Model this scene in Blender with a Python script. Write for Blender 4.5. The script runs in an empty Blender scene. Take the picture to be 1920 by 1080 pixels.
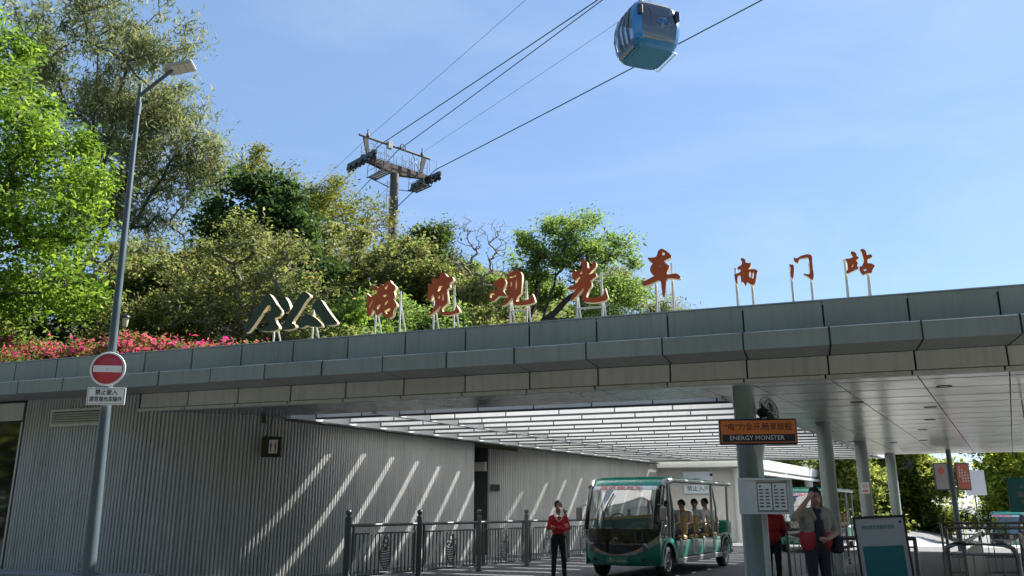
import bpy, bmesh, math, random
import numpy as np
from mathutils import Vector, Matrix, Quaternion
R = math.radians
random.seed(7); rng = np.random.default_rng(11)
SC = bpy.context.scene
COL = SC.collection

# ------------------------------------------------------------------ camera, sky, sun, exposure
cam_d = bpy.data.cameras.new('camera'); cam = bpy.data.objects.new('camera', cam_d); COL.objects.link(cam)
cam.location = (0, 0, 1.5); cam.rotation_euler = (R(90 + 14.862), 0, 0)
cam_d.sensor_width = 36.0; cam_d.lens = 1545 / 1920 * 36; cam_d.clip_start = .05; cam_d.clip_end = 4000
SC.camera = cam
SUN_V = Vector((1.0725, .659, 1.19)).normalized()
SUN_EL = math.asin(SUN_V.z); SUN_AZ = math.atan2(SUN_V.x, SUN_V.y)
wd = bpy.data.worlds.new('World'); SC.world = wd; wd.use_nodes = True
wn = wd.node_tree.nodes; wl = wd.node_tree.links; wn.clear()
sky = wn.new('ShaderNodeTexSky'); sky.sky_type = 'NISHITA'; sky.sun_disc = False
sky.sun_elevation = SUN_EL; sky.sun_rotation = SUN_AZ
sky.altitude = 50; sky.air_density = 1.0; sky.dust_density = .25; sky.ozone_density = 4.5
bg = wn.new('ShaderNodeBackground'); bg.inputs['Strength'].default_value = .077
# thin high cloud, the same all over the sky
tcw = wn.new('ShaderNodeTexCoord'); mpw = wn.new('ShaderNodeMapping'); mpw.inputs['Scale'].default_value = (1.0, 2.6, 5.0); mpw.inputs['Rotation'].default_value = (.2, .35, .5)
wl.new(tcw.outputs['Generated'], mpw.inputs[0])
nzw = wn.new('ShaderNodeTexNoise'); nzw.inputs['Scale'].default_value = 1.7; nzw.inputs['Detail'].default_value = 9; nzw.inputs['Roughness'].default_value = .62; nzw.inputs['Distortion'].default_value = .6
wl.new(mpw.outputs[0], nzw.inputs['Vector'])
mrw = wn.new('ShaderNodeMapRange'); mrw.inputs[1].default_value = .42; mrw.inputs[2].default_value = .80; mrw.inputs[3].default_value = .025; mrw.inputs[4].default_value = .16; wl.new(nzw.outputs['Fac'], mrw.inputs[0])
mxw = wn.new('ShaderNodeMixRGB'); mxw.inputs[2].default_value = (6.6, 7.0, 7.4, 1); wl.new(mrw.outputs[0], mxw.inputs[0])
hzw = wn.new('ShaderNodeMixRGB'); hzw.inputs[0].default_value = .45; hzw.inputs[2].default_value = (1.72, 2.86, 4.75, 1)      # even high haze over the whole sky
wl.new(sky.outputs[0], hzw.inputs[1]); wl.new(hzw.outputs[0], mxw.inputs[1])
wo = wn.new('ShaderNodeOutputWorld'); wl.new(mxw.outputs[0], bg.inputs[0]); wl.new(bg.outputs[0], wo.inputs[0])
sl = bpy.data.lights.new('sun', 'SUN'); sl.energy = 5.0; sl.angle = R(.53); sl.color = (1, .965, .91)
so = bpy.data.objects.new('sun', sl); COL.objects.link(so)
so.rotation_mode = 'QUATERNION'; so.rotation_quaternion = SUN_V.to_track_quat('Z', 'Y'); so.location = (60, 50, 80)
SC.view_settings.view_transform = 'Standard'; SC.view_settings.look = 'None'
SC.view_settings.exposure = 1.32; SC.view_settings.gamma = 1.0; SC.view_settings.use_curve_mapping = False
SC.render.engine = 'CYCLES'
SC.cycles.max_bounces = 12; SC.cycles.diffuse_bounces = 8; SC.cycles.glossy_bounces = 4
SC.cycles.transmission_bounces = 4; SC.cycles.transparent_max_bounces = 16
SC.cycles.use_denoising = True; SC.cycles.sample_clamp_indirect = 6

# ------------------------------------------------------------------ materials
MATS = {}
def mat(name, col, rough=.5, metal=0., var=0., vscale=3., bump=0., bscale=40., spec=.5, coat=0., stretch=None, dirt=0., emit=None):
    m = bpy.data.materials.new(name); MATS[name] = m; m.use_nodes = True
    nt = m.node_tree; n = nt.nodes; l = nt.links; b = n['Principled BSDF']
    b.inputs['Base Color'].default_value = (*col, 1); b.inputs['Roughness'].default_value = rough
    b.inputs['Metallic'].default_value = metal; b.inputs['Specular IOR Level'].default_value = spec
    b.inputs['Coat Weight'].default_value = coat
    tc = n.new('ShaderNodeNewGeometry'); src = tc.outputs['Position']
    if stretch:
        mp = n.new('ShaderNodeMapping'); mp.inputs['Scale'].default_value = stretch; l.new(src, mp.inputs[0]); src = mp.outputs[0]
    if var:
        nz = n.new('ShaderNodeTexNoise'); nz.inputs['Scale'].default_value = vscale; nz.inputs['Detail'].default_value = 6; nz.inputs['Roughness'].default_value = .65
        l.new(src, nz.inputs['Vector'])
        oi = n.new('ShaderNodeObjectInfo')
        ad = n.new('ShaderNodeMath'); ad.operation = 'MULTIPLY_ADD'; ad.inputs[1].default_value = .35; l.new(oi.outputs['Random'], ad.inputs[0]); l.new(nz.outputs['Fac'], ad.inputs[2])
        rp = n.new('ShaderNodeMapRange'); rp.inputs[1].default_value = .35; rp.inputs[2].default_value = 1.0
        rp.inputs[3].default_value = 1 - var; rp.inputs[4].default_value = 1 + var * .6; l.new(ad.outputs[0], rp.inputs[0])
        mx = n.new('ShaderNodeVectorMath'); mx.operation = 'SCALE'; mx.inputs[0].default_value = col; l.new(rp.outputs[0], mx.inputs['Scale'])
        res = mx.outputs[0]
        if dirt:                     # rain streaks and grime with a shape of their own
            mp2 = n.new('ShaderNodeMapping'); mp2.inputs['Scale'].default_value = (9, 9, .55); l.new(tc.outputs['Position'], mp2.inputs[0])
            n2 = n.new('ShaderNodeTexNoise'); n2.inputs['Scale'].default_value = 1.0; n2.inputs['Detail'].default_value = 7; n2.inputs['Roughness'].default_value = .7; l.new(mp2.outputs[0], n2.inputs['Vector'])
            r3 = n.new('ShaderNodeMapRange'); r3.inputs[1].default_value = .48; r3.inputs[2].default_value = .78; r3.inputs[3].default_value = 0; r3.inputs[4].default_value = dirt; l.new(n2.outputs['Fac'], r3.inputs[0])
            m2 = n.new('ShaderNodeMixRGB'); m2.inputs[2].default_value = (.09, .08, .06, 1); l.new(r3.outputs[0], m2.inputs[0]); l.new(res, m2.inputs[1]); res = m2.outputs[0]
        l.new(res, b.inputs['Base Color'])
        r2 = n.new('ShaderNodeMapRange'); r2.inputs[1].default_value = .3; r2.inputs[2].default_value = .7
        r2.inputs[3].default_value = max(.02, rough - .04); r2.inputs[4].default_value = min(1, rough + .05); l.new(nz.outputs['Fac'], r2.inputs[0])
        l.new(r2.outputs[0], b.inputs['Roughness'])
    if bump:
        nb = n.new('ShaderNodeTexNoise'); nb.inputs['Scale'].default_value = bscale; nb.inputs['Detail'].default_value = 5; l.new(src, nb.inputs['Vector'])
        bp = n.new('ShaderNodeBump'); bp.inputs['Strength'].default_value = bump; bp.inputs['Distance'].default_value = .02
        l.new(nb.outputs['Fac'], bp.inputs['Height']); l.new(bp.outputs[0], b.inputs['Normal'])
    if emit:
        b.inputs['Emission Color'].default_value = (*emit[0], 1); b.inputs['Emission Strength'].default_value = emit[1]
    return m

def leafmat(name, cols, trans=.45, rough=.6, tint=(1.0, 1.0, .6)):
    """leaf colour varies from leaf to leaf; part of the light passes through"""
    m = bpy.data.materials.new(name); MATS[name] = m; m.use_nodes = True
    nt = m.node_tree; n = nt.nodes; l = nt.links; n.clear()
    out = n.new('ShaderNodeOutputMaterial'); g = n.new('ShaderNodeNewGeometry'); rp = n.new('ShaderNodeValToRGB')
    el = rp.color_ramp.elements
    while len(el) > 1: el.remove(el[0])
    el[0].position = 0; el[0].color = (*cols[0], 1)
    for i, c in enumerate(cols[1:]):
        e = el.new((i + 1) / (len(cols) - 1)); e.color = (*c, 1)
    nz = n.new('ShaderNodeTexNoise'); nz.inputs['Scale'].default_value = 1.1; nz.inputs['Detail'].default_value = 3; l.new(g.outputs['Position'], nz.inputs['Vector'])
    mr = n.new('ShaderNodeMapRange'); mr.inputs[1].default_value = .3; mr.inputs[2].default_value = .7; mr.inputs[3].default_value = -.28; mr.inputs[4].default_value = .28; l.new(nz.outputs['Fac'], mr.inputs[0])
    ma = n.new('ShaderNodeMath'); ma.operation = 'ADD'; ma.use_clamp = True; l.new(g.outputs['Random Per Island'], ma.inputs[0]); l.new(mr.outputs[0], ma.inputs[1])
    l.new(ma.outputs[0], rp.inputs[0])
    pb = n.new('ShaderNodeBsdfPrincipled'); pb.inputs['Roughness'].default_value = rough; pb.inputs['Specular IOR Level'].default_value = .18
    l.new(rp.outputs[0], pb.inputs['Base Color'])
    tr = n.new('ShaderNodeBsdfTranslucent'); vm = n.new('ShaderNodeVectorMath'); vm.operation = 'MULTIPLY'; vm.inputs[1].default_value = tint
    l.new(rp.outputs[0], vm.inputs[0]); sc = n.new('ShaderNodeVectorMath'); sc.operation = 'SCALE'; sc.inputs['Scale'].default_value = 1.9
    l.new(vm.outputs[0], sc.inputs[0]); l.new(sc.outputs[0], tr.inputs[0])
    mx = n.new('ShaderNodeMixShader'); mx.inputs[0].default_value = trans
    l.new(pb.outputs[0], mx.inputs[1]); l.new(tr.outputs[0], mx.inputs[2]); l.new(mx.outputs[0], out.inputs[0])
    return m

def glassmat(name, tint=(.9, .95, .95), refl=.12, rough=.02):
    """thin pane: mostly see-through, reflects more at a grazing angle"""
    m = bpy.data.materials.new(name); MATS[name] = m; m.use_nodes = True
    nt = m.node_tree; n = nt.nodes; l = nt.links; n.clear()
    out = n.new('ShaderNodeOutputMaterial'); tr = n.new('ShaderNodeBsdfTransparent'); tr.inputs[0].default_value = (*tint, 1)
    gl = n.new('ShaderNodeBsdfGlossy'); gl.inputs['Roughness'].default_value = rough
    fr = n.new('ShaderNodeFresnel'); fr.inputs[0].default_value = 1.5
    ad = n.new('ShaderNodeMath'); ad.operation = 'ADD'; ad.inputs[1].default_value = refl; l.new(fr.outputs[0], ad.inputs[0])
    mx = n.new('ShaderNodeMixShader'); l.new(ad.outputs[0], mx.inputs[0]); l.new(tr.outputs[0], mx.inputs[1]); l.new(gl.outputs[0], mx.inputs[2])
    l.new(mx.outputs[0], out.inputs[0]); return m

mat('fascia', (.285, .31, .285), .34, var=.15, vscale=.6, dirt=.35)
mat('fascia_low', (.60, .585, .535), .40, var=.13, vscale=.8, dirt=.30)
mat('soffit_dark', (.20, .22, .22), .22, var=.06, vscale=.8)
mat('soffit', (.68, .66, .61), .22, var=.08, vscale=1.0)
mat('backing', (.02, .022, .022), .6)
mat('slat_white', (.90, .90, .88), .55, var=.06, vscale=1.5, dirt=.14)
mat('beam_grey', (.52, .53, .52), .5, var=.08)
mat('dark_rail', (.05, .055, .055), .5)
mat('rib_metal', (.50, .505, .485), .42, var=.14, vscale=.7, dirt=.45)
mat('column_grey', (.22, .27, .26), .40, var=.12, vscale=2, dirt=.35)
mat('column_light', (.55, .58, .56), .45, var=.06)
mat('white_wall', (.58, .58, .56), .6, var=.08, dirt=.25)
mat('white_paint', (.78, .78, .76), .45, var=.05)
mat('concrete', (.30, .30, .285), .85, var=.18, vscale=4, bump=.3)
mat('asphalt', (.13, .13, .132), .85, var=.25, vscale=9, bump=.5, bscale=160)
mat('paving', (.50, .49, .46), .85, var=.12, vscale=6, bump=.25)
mat('soil', (.06, .06, .03), .95, var=.4, vscale=2, bump=.6, bscale=8)
mat('black_metal', (.018, .02, .022), .38)
mat('black_plastic', (.02, .02, .022), .5)
mat('fence_grey', (.07, .085, .085), .42, var=.15)
mat('steel', (.17, .17, .165), .32, metal=1., var=.08, vscale=8)
mat('steel_dull', (.45, .45, .44), .38, metal=1., var=.1)
mat('pole_grey', (.075, .105, .12), .40, var=.12, vscale=2)
mat('lamp_grey', (.40, .40, .36), .45)
mat('lens_cream', (.62, .58, .42), .3)
mat('sign_red', (.52, .035, .045), .4, var=.08)
mat('sign_white', (.80, .80, .78), .4, var=.05)
mat('ink', (.015, .015, .016), .6)
mat('letter_red', (.50, .085, .020), .6, var=.06)
mat('letter_edge', (.78, .64, .38), .4)
mat('emblem_green', (.035, .065, .035), .7, var=.12)
mat('support_white', (.62, .63, .63), .4)
mat('orange', (.62, .16, .035), .45, var=.05)
mat('blue_teal', (.01, .15, .17), .5)
mat('screen_blue', (.10, .17, .45), .4)
mat('panel_white', (.62, .64, .63), .4, var=.04)
mat('dark_window', (.012, .018, .016), .05, spec=.7)
mat('bus_green', (.010, .20, .15), .24, coat=.5, var=.06, dirt=.10)
mat('bus_silver', (.30, .31, .31), .32, metal=.5, var=.1, dirt=.2)
mat('bus_black', (.012, .012, .014), .12, coat=.5)
mat('tyre', (.022, .022, .024), .8, bump=.4, bscale=60)
mat('rim', (.55, .55, .55), .25, metal=.9)
mat('seat_tan', (.36, .24, .075), .5, var=.1)
mat('seat_grey', (.42, .43, .42), .6)
mat('strip_blue', (.60, .72, .80), .4)
mat('strip_red', (.70, .10, .06), .4)
mat('amber', (.55, .16, .02), .25)
mat('lamp_glass', (.16, .17, .175), .06, coat=.8)
mat('dash_teal', (.02, .30, .27), .5)
mat('dash_yellow', (.72, .60, .16), .5)
mat('plate_green', (.03, .16, .10), .4)
mat('cable_blue', (.018, .17, .40), .28, coat=.4)
mat('cable_blue_dark', (.012, .13, .25), .35)
mat('cable_grey', (.16, .17, .18), .45)
mat('rope', (.055, .06, .065), .5, metal=.4)
mat('tower_steel', (.085, .08, .072), .65, var=.25, vscale=1.5)
mat('tower_rust', (.10, .068, .05), .75, var=.25)
mat('bark', (.085, .068, .050), .9, var=.4, vscale=6, bump=.7, bscale=20)
mat('bark_pale', (.22, .19, .15), .85, var=.35, vscale=5, bump=.4)
mat('bark_dark', (.035, .030, .026), .9, var=.3, vscale=6)
mat('skin', (.34, .19, .13), .5, var=.05)
mat('hair', (.012, .010, .010), .75, spec=.2, bump=.5, bscale=120)
mat('red_knit', (.50, .020, .032), .85, var=.25, vscale=14, bump=1.0, bscale=26)
mat('red_jacket', (.36, .013, .026), .65, var=.25, vscale=9, bump=1.0, bscale=16)
mat('cream_cloth', (.27, .24, .19), .85, var=.2, vscale=9, bump=1.0, bscale=18)
mat('navy_cloth', (.018, .02, .035), .85, var=.3, vscale=9, bump=1.0, bscale=20)
mat('black_cloth', (.014, .014, .018), .85, var=.3, vscale=9, bump=1.0, bscale=20)
mat('white_cloth', (.78, .77, .74), .8)
mat('grey_cloth', (.26, .26, .25), .85, var=.2, vscale=9, bump=1.0, bscale=18)
mat('shoe', (.02, .018, .018), .5)
mat('stone_grey', (.25, .255, .27), .85, var=.25, vscale=8, bump=.5)
mat('poster_pink', (.70, .20, .16), .45)
mat('poster_lilac', (.48, .45, .52), .45)
mat('poster_grey', (.42, .42, .44), .5)
glassmat('bus_glass', (.50, .57, .57), .20)
glassmat('cabin_glass', (.50, .58, .64), .10)
glassmat('car_glass', (.35, .42, .42), .15)
leafmat('leaf_bright', [(.045, .095, .014), (.10, .175, .022), (.16, .25, .035), (.24, .33, .065)], .45)
leafmat('leaf_euca', [(.085, .11, .055), (.14, .165, .085), (.19, .205, .105), (.25, .24, .10)], .45, tint=(1, 1, .7))
leafmat('leaf_dark', [(.022, .045, .016), (.04, .078, .024), (.06, .11, .035), (.095, .15, .05)], .3)
leafmat('leaf_yellow', [(.10, .115, .02), (.16, .165, .03), (.21, .20, .04), (.10, .14, .03)], .4)
leafmat('leaf_olive', [(.055, .085, .028), (.115, .145, .052), (.18, .19, .085), (.25, .235, .12), (.11, .16, .05), (.17, .195, .075)], .50)
leafmat('leaf_dry', [(.13, .095, .05), (.20, .15, .08), (.26, .20, .11), (.12, .12, .045)], .35)
leafmat('leaf_bamboo', [(.075, .14, .028), (.12, .20, .04), (.18, .26, .055), (.22, .27, .06)], .45)
leafmat('leaf_acacia', [(.07, .12, .03), (.11, .175, .05), (.16, .23, .07), (.20, .26, .085)], .5)
leafmat('leaf_park', [(.06, .10, .02), (.13, .18, .03), (.24, .27, .045), (.38, .36, .07)], .58)
leafmat('leaf_parkgreen', [(.06, .085, .025), (.12, .15, .045), (.20, .225, .065), (.29, .29, .09)], .55)
leafmat('leaf_hedge', [(.055, .085, .02), (.10, .125, .035), (.15, .16, .05), (.19, .17, .06)], .4)
leafmat('petal_pink', [(.50, .025, .20), (.56, .04, .22), (.56, .08, .14), (.48, .11, .10), (.54, .18, .20)], .4, tint=(1, .7, .8))

# ------------------------------------------------------------------ mesh helpers
class MB:
    """collects shapes for one mesh object"""
    def __init__(s): s.v = []; s.f = []; s.mi = []; s.sm = []
    def add(s, vs, fs, mi=0, smooth=False):
        o = len(s.v); s.v += [tuple(v) for v in vs]
        for f in fs: s.f.append([i + o for i in f]); s.mi.append(mi); s.sm.append(smooth)
        return s
    def box(s, lo, hi, mi=0, M=None):
        x0, y0, z0 = lo; x1, y1, z1 = hi
        vs = [(x0, y0, z0), (x1, y0, z0), (x1, y1, z0), (x0, y1, z0), (x0, y0, z1), (x1, y0, z1), (x1, y1, z1), (x0, y1, z1)]
        if M is not None: vs = [M @ Vector(v) for v in vs]
        return s.add(vs, [(0, 3, 2, 1), (4, 5, 6, 7), (0, 1, 5, 4), (1, 2, 6, 5), (2, 3, 7, 6), (3, 0, 4, 7)], mi)
    def cbox(s, c, d, mi=0, M=None):
        return s.box([c[i] - d[i] / 2 for i in range(3)], [c[i] + d[i] / 2 for i in range(3)], mi, M)
    def bbox(s, lo, hi, b=.02, mi=0, M=None):
        """box with its vertical and horizontal edges cut back"""
        x0, y0, z0 = lo; x1, y1, z1 = hi
        rings = []
        for z, k in ((z0, b), (z0 + b, 0), (z1 - b, 0), (z1, b)):
            a, c, d, e = x0 + k, x1 - k, y0 + k, y1 - k
            rings.append([(a + b, d, z), (c - b, d, z), (c, d + b, z), (c, e - b, z), (c - b, e, z), (a + b, e, z), (a, e - b, z), (a, d + b, z)])
        vs = [v for r in rings for v in r]
        if M is not None: vs = [M @ Vector(v) for v in vs]
        fs = [tuple(range(7, -1, -1)), tuple(range(24, 32))]
        for i in range(3):
            for j in range(8): fs.append((i * 8 + j, i * 8 + (j + 1) % 8, i * 8 + 8 + (j + 1) % 8, i * 8 + 8 + j))
        return s.add(vs, fs, mi)
    def tube(s, pts, r, seg=8, mi=0, cap=True, smooth=True):
        pts = [Vector(p) for p in pts]; n = len(pts)
        rs = r if isinstance(r, (list, tuple)) else [r] * n
        vs = []; up = None
        for i, p in enumerate(pts):
            d = (pts[min(i + 1, n - 1)] - pts[max(i - 1, 0)]).normalized()
            if up is None:
                up = Vector((0, 0, 1)) if abs(d.z) < .9 else Vector((1, 0, 0))
            a = d.cross(up)
            if a.length < 1e-5: a = d.cross(Vector((0, 1, 0)))
            a.normalize(); b = d.cross(a).normalized(); up = -b if False else up
            for k in range(seg):
                t = 2 * math.pi * k / seg
                vs.append(p + (a * math.cos(t) + b * math.sin(t)) * rs[i])
        fs = []
        for i in range(n - 1):
            for k in range(seg):
                fs.append((i * seg + k, i * seg + (k + 1) % seg, (i + 1) * seg + (k + 1) % seg, (i + 1) * seg + k))
        s.add(vs, fs, mi, smooth)
        if cap:
            s.add(vs[:seg], [tuple(range(seg))], mi); s.add(vs[-seg:], [tuple(range(seg - 1, -1, -1))], mi)
        return s
    def lathe(s, prof, seg=24, mi=0, M=None, smooth=True, cap=True):
        vs = []
        for r, z in prof:
            for k in range(seg):
                t = 2 * math.pi * k / seg; vs.append(Vector((r * math.cos(t), r * math.sin(t), z)))
        if M is not None: vs = [M @ v for v in vs]
        fs = []
        for i in range(len(prof) - 1):
            for k in range(seg): fs.append((i * seg + k, i * seg + (k + 1) % seg, (i + 1) * seg + (k + 1) % seg, (i + 1) * seg + k))
        s.add(vs, fs, mi, smooth)
        if cap and prof[0][0] > 1e-4: s.add(vs[:seg], [tuple(range(seg - 1, -1, -1))], mi)
        if cap and prof[-1][0] > 1e-4: s.add(vs[-seg:], [tuple(range(seg))], mi)
        return s
    def sphere(s, c, rad, seg=16, rings=10, mi=0):
        rad = rad if isinstance(rad, (tuple, list)) else (rad,) * 3
        vs = []; fs = []
        for i in range(rings + 1):
            a = math.pi * i / rings
            for k in range(seg):
                t = 2 * math.pi * k / seg
                vs.append((c[0] + rad[0] * math.sin(a) * math.cos(t), c[1] + rad[1] * math.sin(a) * math.sin(t), c[2] - rad[2] * math.cos(a)))
        for i in range(rings):
            for k in range(seg): fs.append((i * seg + k, i * seg + (k + 1) % seg, (i + 1) * seg + (k + 1) % seg, (i + 1) * seg + k))
        return s.add(vs, fs, mi, True)
    def prism(s, poly, t0, t1, fn, mi=0):
        """poly of (a, b) swept from t0 to t1; fn(a, b, t) gives the point"""
        n = len(poly)
        vs = [fn(a, b, t0) for a, b in poly] + [fn(a, b, t1) for a, b in poly]
        fs = [(i, (i + 1) % n, n + (i + 1) % n, n + i) for i in range(n)]
        fs += [tuple(range(n - 1, -1, -1)), tuple(range(n, 2 * n))]
        return s.add(vs, fs, mi)
    def grid(s, rows, mi=0, smooth=True):
        nr = len(rows); nc = len(rows[0]); vs = [p for r in rows for p in r]
        fs = [(i * nc + j, i * nc + j + 1, (i + 1) * nc + j + 1, (i + 1) * nc + j) for i in range(nr - 1) for j in range(nc - 1)]
        return s.add(vs, fs, mi, smooth)
    def mesh(s, name, mats):
        me = bpy.data.meshes.new(name); me.from_pydata(s.v, [], s.f)
        for m in (mats if isinstance(mats, (list, tuple)) else [mats]): me.materials.append(MATS[m])
        me.polygons.foreach_set('material_index', s.mi); me.polygons.foreach_set('use_smooth', s.sm); me.update()
        return me
    def build(s, name, mats, parent=None, fix=True):
        me = s.mesh(name, mats)
        if fix:
            bm = bmesh.new(); bm.from_mesh(me); bmesh.ops.recalc_face_normals(bm, faces=bm.faces); bm.to_mesh(me); bm.free()
        return link(name, me, parent)

def link(name, data, parent=None, M=None):
    o = bpy.data.objects.new(name, data); COL.objects.link(o)
    if parent is not None: o.parent = parent
    if M is not None: o.matrix_local = M
    return o
def tag(o, label=None, cat=None, group=None, kind=None):
    if label: o['label'] = label
    if cat: o['category'] = cat
    if group: o['group'] = group
    if kind: o['kind'] = kind
    return o
def thing(name, label, cat, loc=(0, 0, 0), rz=0., group=None):
    o = bpy.data.objects.new(name, None); COL.objects.link(o); o.empty_display_size = .2
    o.location = loc; o.rotation_euler = (0, 0, rz)
    return tag(o, label, cat, group)
def copy_tree(o, parent=None):
    c = o.copy(); COL.objects.link(c)
    if parent is not None: c.parent = parent
    for ch in list(o.children): copy_tree(ch, c)
    return c
def text(body, size, m, parent, M, name='lettering', depth=.002, width=None, bold=0., spacing=1.):
    c = bpy.data.curves.new(name, 'FONT'); c.body = body; c.size = size; c.align_x = 'CENTER'; c.align_y = 'CENTER'
    c.extrude = depth; c.offset = bold; c.space_character = spacing; c.resolution_u = 2
    t = bpy.data.objects.new('tmp_text', c); COL.objects.link(t)
    me = bpy.data.meshes.new_from_object(t.evaluated_get(bpy.context.evaluated_depsgraph_get()))
    bpy.data.objects.remove(t); bpy.data.curves.remove(c)
    if width:
        xs = [v.co.x for v in me.vertices]; k = width / max(1e-6, max(xs) - min(xs))
        for v in me.vertices: v.co.x *= k
    me.materials.clear(); me.materials.append(MATS[m]); me.name = name
    return link(name, me, parent, M)
def face_M(p, right, up=(0, 0, 1)):
    """local x = right, local y = up, local z out of the surface"""
    x = Vector(right).normalized(); y = Vector(up); z = x.cross(y).normalized(); y = z.cross(x)
    M = Matrix((x, y, z)).transposed().to_4x4(); M.translation = Vector(p); return M

# ------------------------------------------------------------------ plan of the station: s runs along the fascia, m runs back under the canopy
PU = Vector((.94129, -.33761, 0)); PN = Vector((-.33761, -.94129, 0)); PW = Vector((.50754, .86163, 0)); PO = Vector((-11.554, 19.046, 0)); BAY = 1.2615
def G(n, m, z): return PO + PU * (n * BAY) + PW * m + Vector((0, 0, z))
def B(n, out, z): return PO + PU * (n * BAY) + PN * out + Vector((0, 0, z))
# ------------------------------------------------------------------ ground and hill
def smooth(a, b, x):
    t = min(1, max(0, (x - a) / (b - a))); return t * t * (3 - 2 * t)
def dip(n, m): return -1.0 * smooth(25, 40, m) * smooth(11.2, 14.5, n)          # the road drops away beyond the forecourt
gn = [-1200, -600, -200, -60, -20, 0, 4, 8, 10.8, 11.2, 12, 13, 14.5, 18, 24, 32, 45, 70, 120, 300, 700, 1400]
gm = [-900, -300, -80, -30, -10, 0, 10, 20, 23.2, 25, 27, 29, 31, 33, 35, 37, 40, 46, 60, 90, 200, 600, 1600]
mb = MB(); mb.grid([[G(a, b, dip(a, b)) for a in gn] for b in gm], smooth=True)
tag(mb.build('ground', 'asphalt'), kind='structure')
# sunlit paved forecourt beyond the canopy on the right
pn = [10.8, 11.2, 12, 13, 14.5, 18, 24, 32, 45]; mb = MB(); mb.grid([[G(a, b, dip(a, b) + .006) for a in pn] for b in [23.2, 25, 27, 29, 31, 33, 35, 37, 40]]); mb.grid([[G(a, b, .006) for a in (20.5, 24, 32, 45)] for b in (-12, 0, 10, 23.2)])
tag(mb.build('forecourt_paving', 'paving'), kind='structure')
# raised pavement with kerb stones in front of the ribbed wall on the left
pave = MB(); pave.box((-4, -1.0, -.02), (3.6 * BAY, 0.35, .19), M=Matrix.Translation(B(0, 0, 0)) @ Matrix.Rotation(math.atan2(PU.y, PU.x), 4, 'Z'))
pv = tag(pave.build('pavement', 'concrete'), kind='structure')
Mk = Matrix.Translation(B(0, 0, 0)) @ Matrix.Rotation(math.atan2(PU.y, PU.x), 4, 'Z')
ks = MB().bbox((.008, -.14, 0), (.992, 0, .22), .012).mesh('kerb_stone', 'concrete')
for i in range(8): link('kerb_stone', ks, pv, Mk @ Matrix.Translation((-3.6 + i, -1.005, 0)))

def uv_nm(x, y):
    d = Vector((x, y, 0)) - PO; det = PU.x * PW.y - PU.y * PW.x
    return ((d.x * PW.y - d.y * PW.x) / det / BAY, (PU.x * d.y - PU.y * d.x) / det)
def hill_z(n, m):
    left = 4.35 - n
    z = 3.9 + .02 * min(m, 8)
    z += .40 * max(0, m - 7) * smooth(0, 10, left) * (1 if m < 45 else (45 / m) ** 1.6) * (1 - .85 * smooth(-12, 6, n) * smooth(30, 50, m))
    z += .35 * math.sin(n * .7 + m * .23) * smooth(4, 12, m) + .5 * math.sin(n * .31 - m * .17) * smooth(6, 18, m)
    return z
def ground_at(x, y):
    n, m = uv_nm(x, y)
    return hill_z(n, m) if n < 4.3 and m > 1.5 else dip(n, m)
rows = []
ms = [1.6, 2.5, 4, 6, 8, 10, 12, 14, 16, 18, 20, 23, 26, 29, 32, 36, 40, 45, 50, 55, 60, 70, 85, 110, 150, 220]
ns = [-160, -120, -90, -70, -55, -45, -38, -32, -27, -23, -20, -17, -14.5, -12, -10, -8, -6, -4.5, -3, -2, -1, 0, 1, 2, 3, 3.7, 4.3]
for m in ms:
    rows.append([G(n, m, hill_z(n, m)) for n in ns] + [G(4.34, m, 3.3)])
mb = MB(); mb.grid(rows)
tag(mb.build('hill', 'soil'), kind='structure')
# ------------------------------------------------------------------ station building
ST = thing('station_building', 'grey metal-clad station with stepped fascia, ribbed walls, columns and white slatted skylight', 'building', PO)
MI = Matrix.Translation(-PO)          # station parts are given in world coordinates, the empty sits at PO
def sbuild(mb, name, mats, parent=ST):
    o = mb.build(name, mats, parent)
    o.matrix_parent_inverse = MI if parent is ST else Matrix.Identity(4)
    return o
def slink(name, me, parent, M=None):
    o = link(name, me, parent)
    if parent is ST: o.matrix_parent_inverse = MI
    if M is not None: o.matrix_basis = M
    return o
AZU = math.atan2(PU.y, PU.x)
MF = Matrix.Translation(PO) @ Matrix.Rotation(AZU, 4, 'Z')      # local x along the fascia, y back, z up
N0, N1 = -4, 22
# fascia body behind the panels
fb = MB()
fb.box((N0 * BAY, .03, 3.50), (N1 * BAY, .22, 4.70), M=MF)
fb.box((N0 * BAY, -.90, 3.875), (N1 * BAY, .03, 4.10), M=MF)
for k in range(N0, N1 + 1): fb.box((k * BAY + .036 - .0135, -.944, 3.853), (k * BAY + .036 + .0135, -.905, 4.131), M=MF); fb.box((k * BAY + .036 - .0135, -.904, 4.101), (k * BAY + .036 + .0135, -.03, 4.130), M=MF)
fascia = sbuild(fb, 'fascia', 'backing')
G2 = .014
pm = MB().bbox((G2, -.02, 4.06), (BAY - G2, .03, 4.75), .006).mesh('fascia_panel', 'fascia')
cap = MB().prism([(-.026, 4.752), (-.026, 4.764), (-.014, 4.778), (.30, 4.778), (.30, 4.752)], N0 * BAY, N1 * BAY, lambda a, b, t: MF @ Vector((t, a, b))); sbuild(cap, 'parapet_cap', 'fascia', fascia)
pr = [(-.95, 3.85), (-.95, 4.116), (-.936, 4.131), (-.018, 4.135), (-.018, 4.115), (-.93, 4.11), (-.93, 3.87), (-.018, 3.87), (-.018, 3.85)]
fm = MB().prism(pr, G2, BAY - G2, lambda a, b, t: (t, a, b)).mesh('fin_panel', 'fascia')
lm_ = MB().bbox((G2, -.012, 3.548), (BAY - G2, .03, 3.846), .005).mesh('lower_panel', 'fascia_low')
tm = MB().bbox((G2, -.02, 3.47), (BAY - G2, .10, 3.535), .004).mesh('trim_panel', 'fascia_low')
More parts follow.
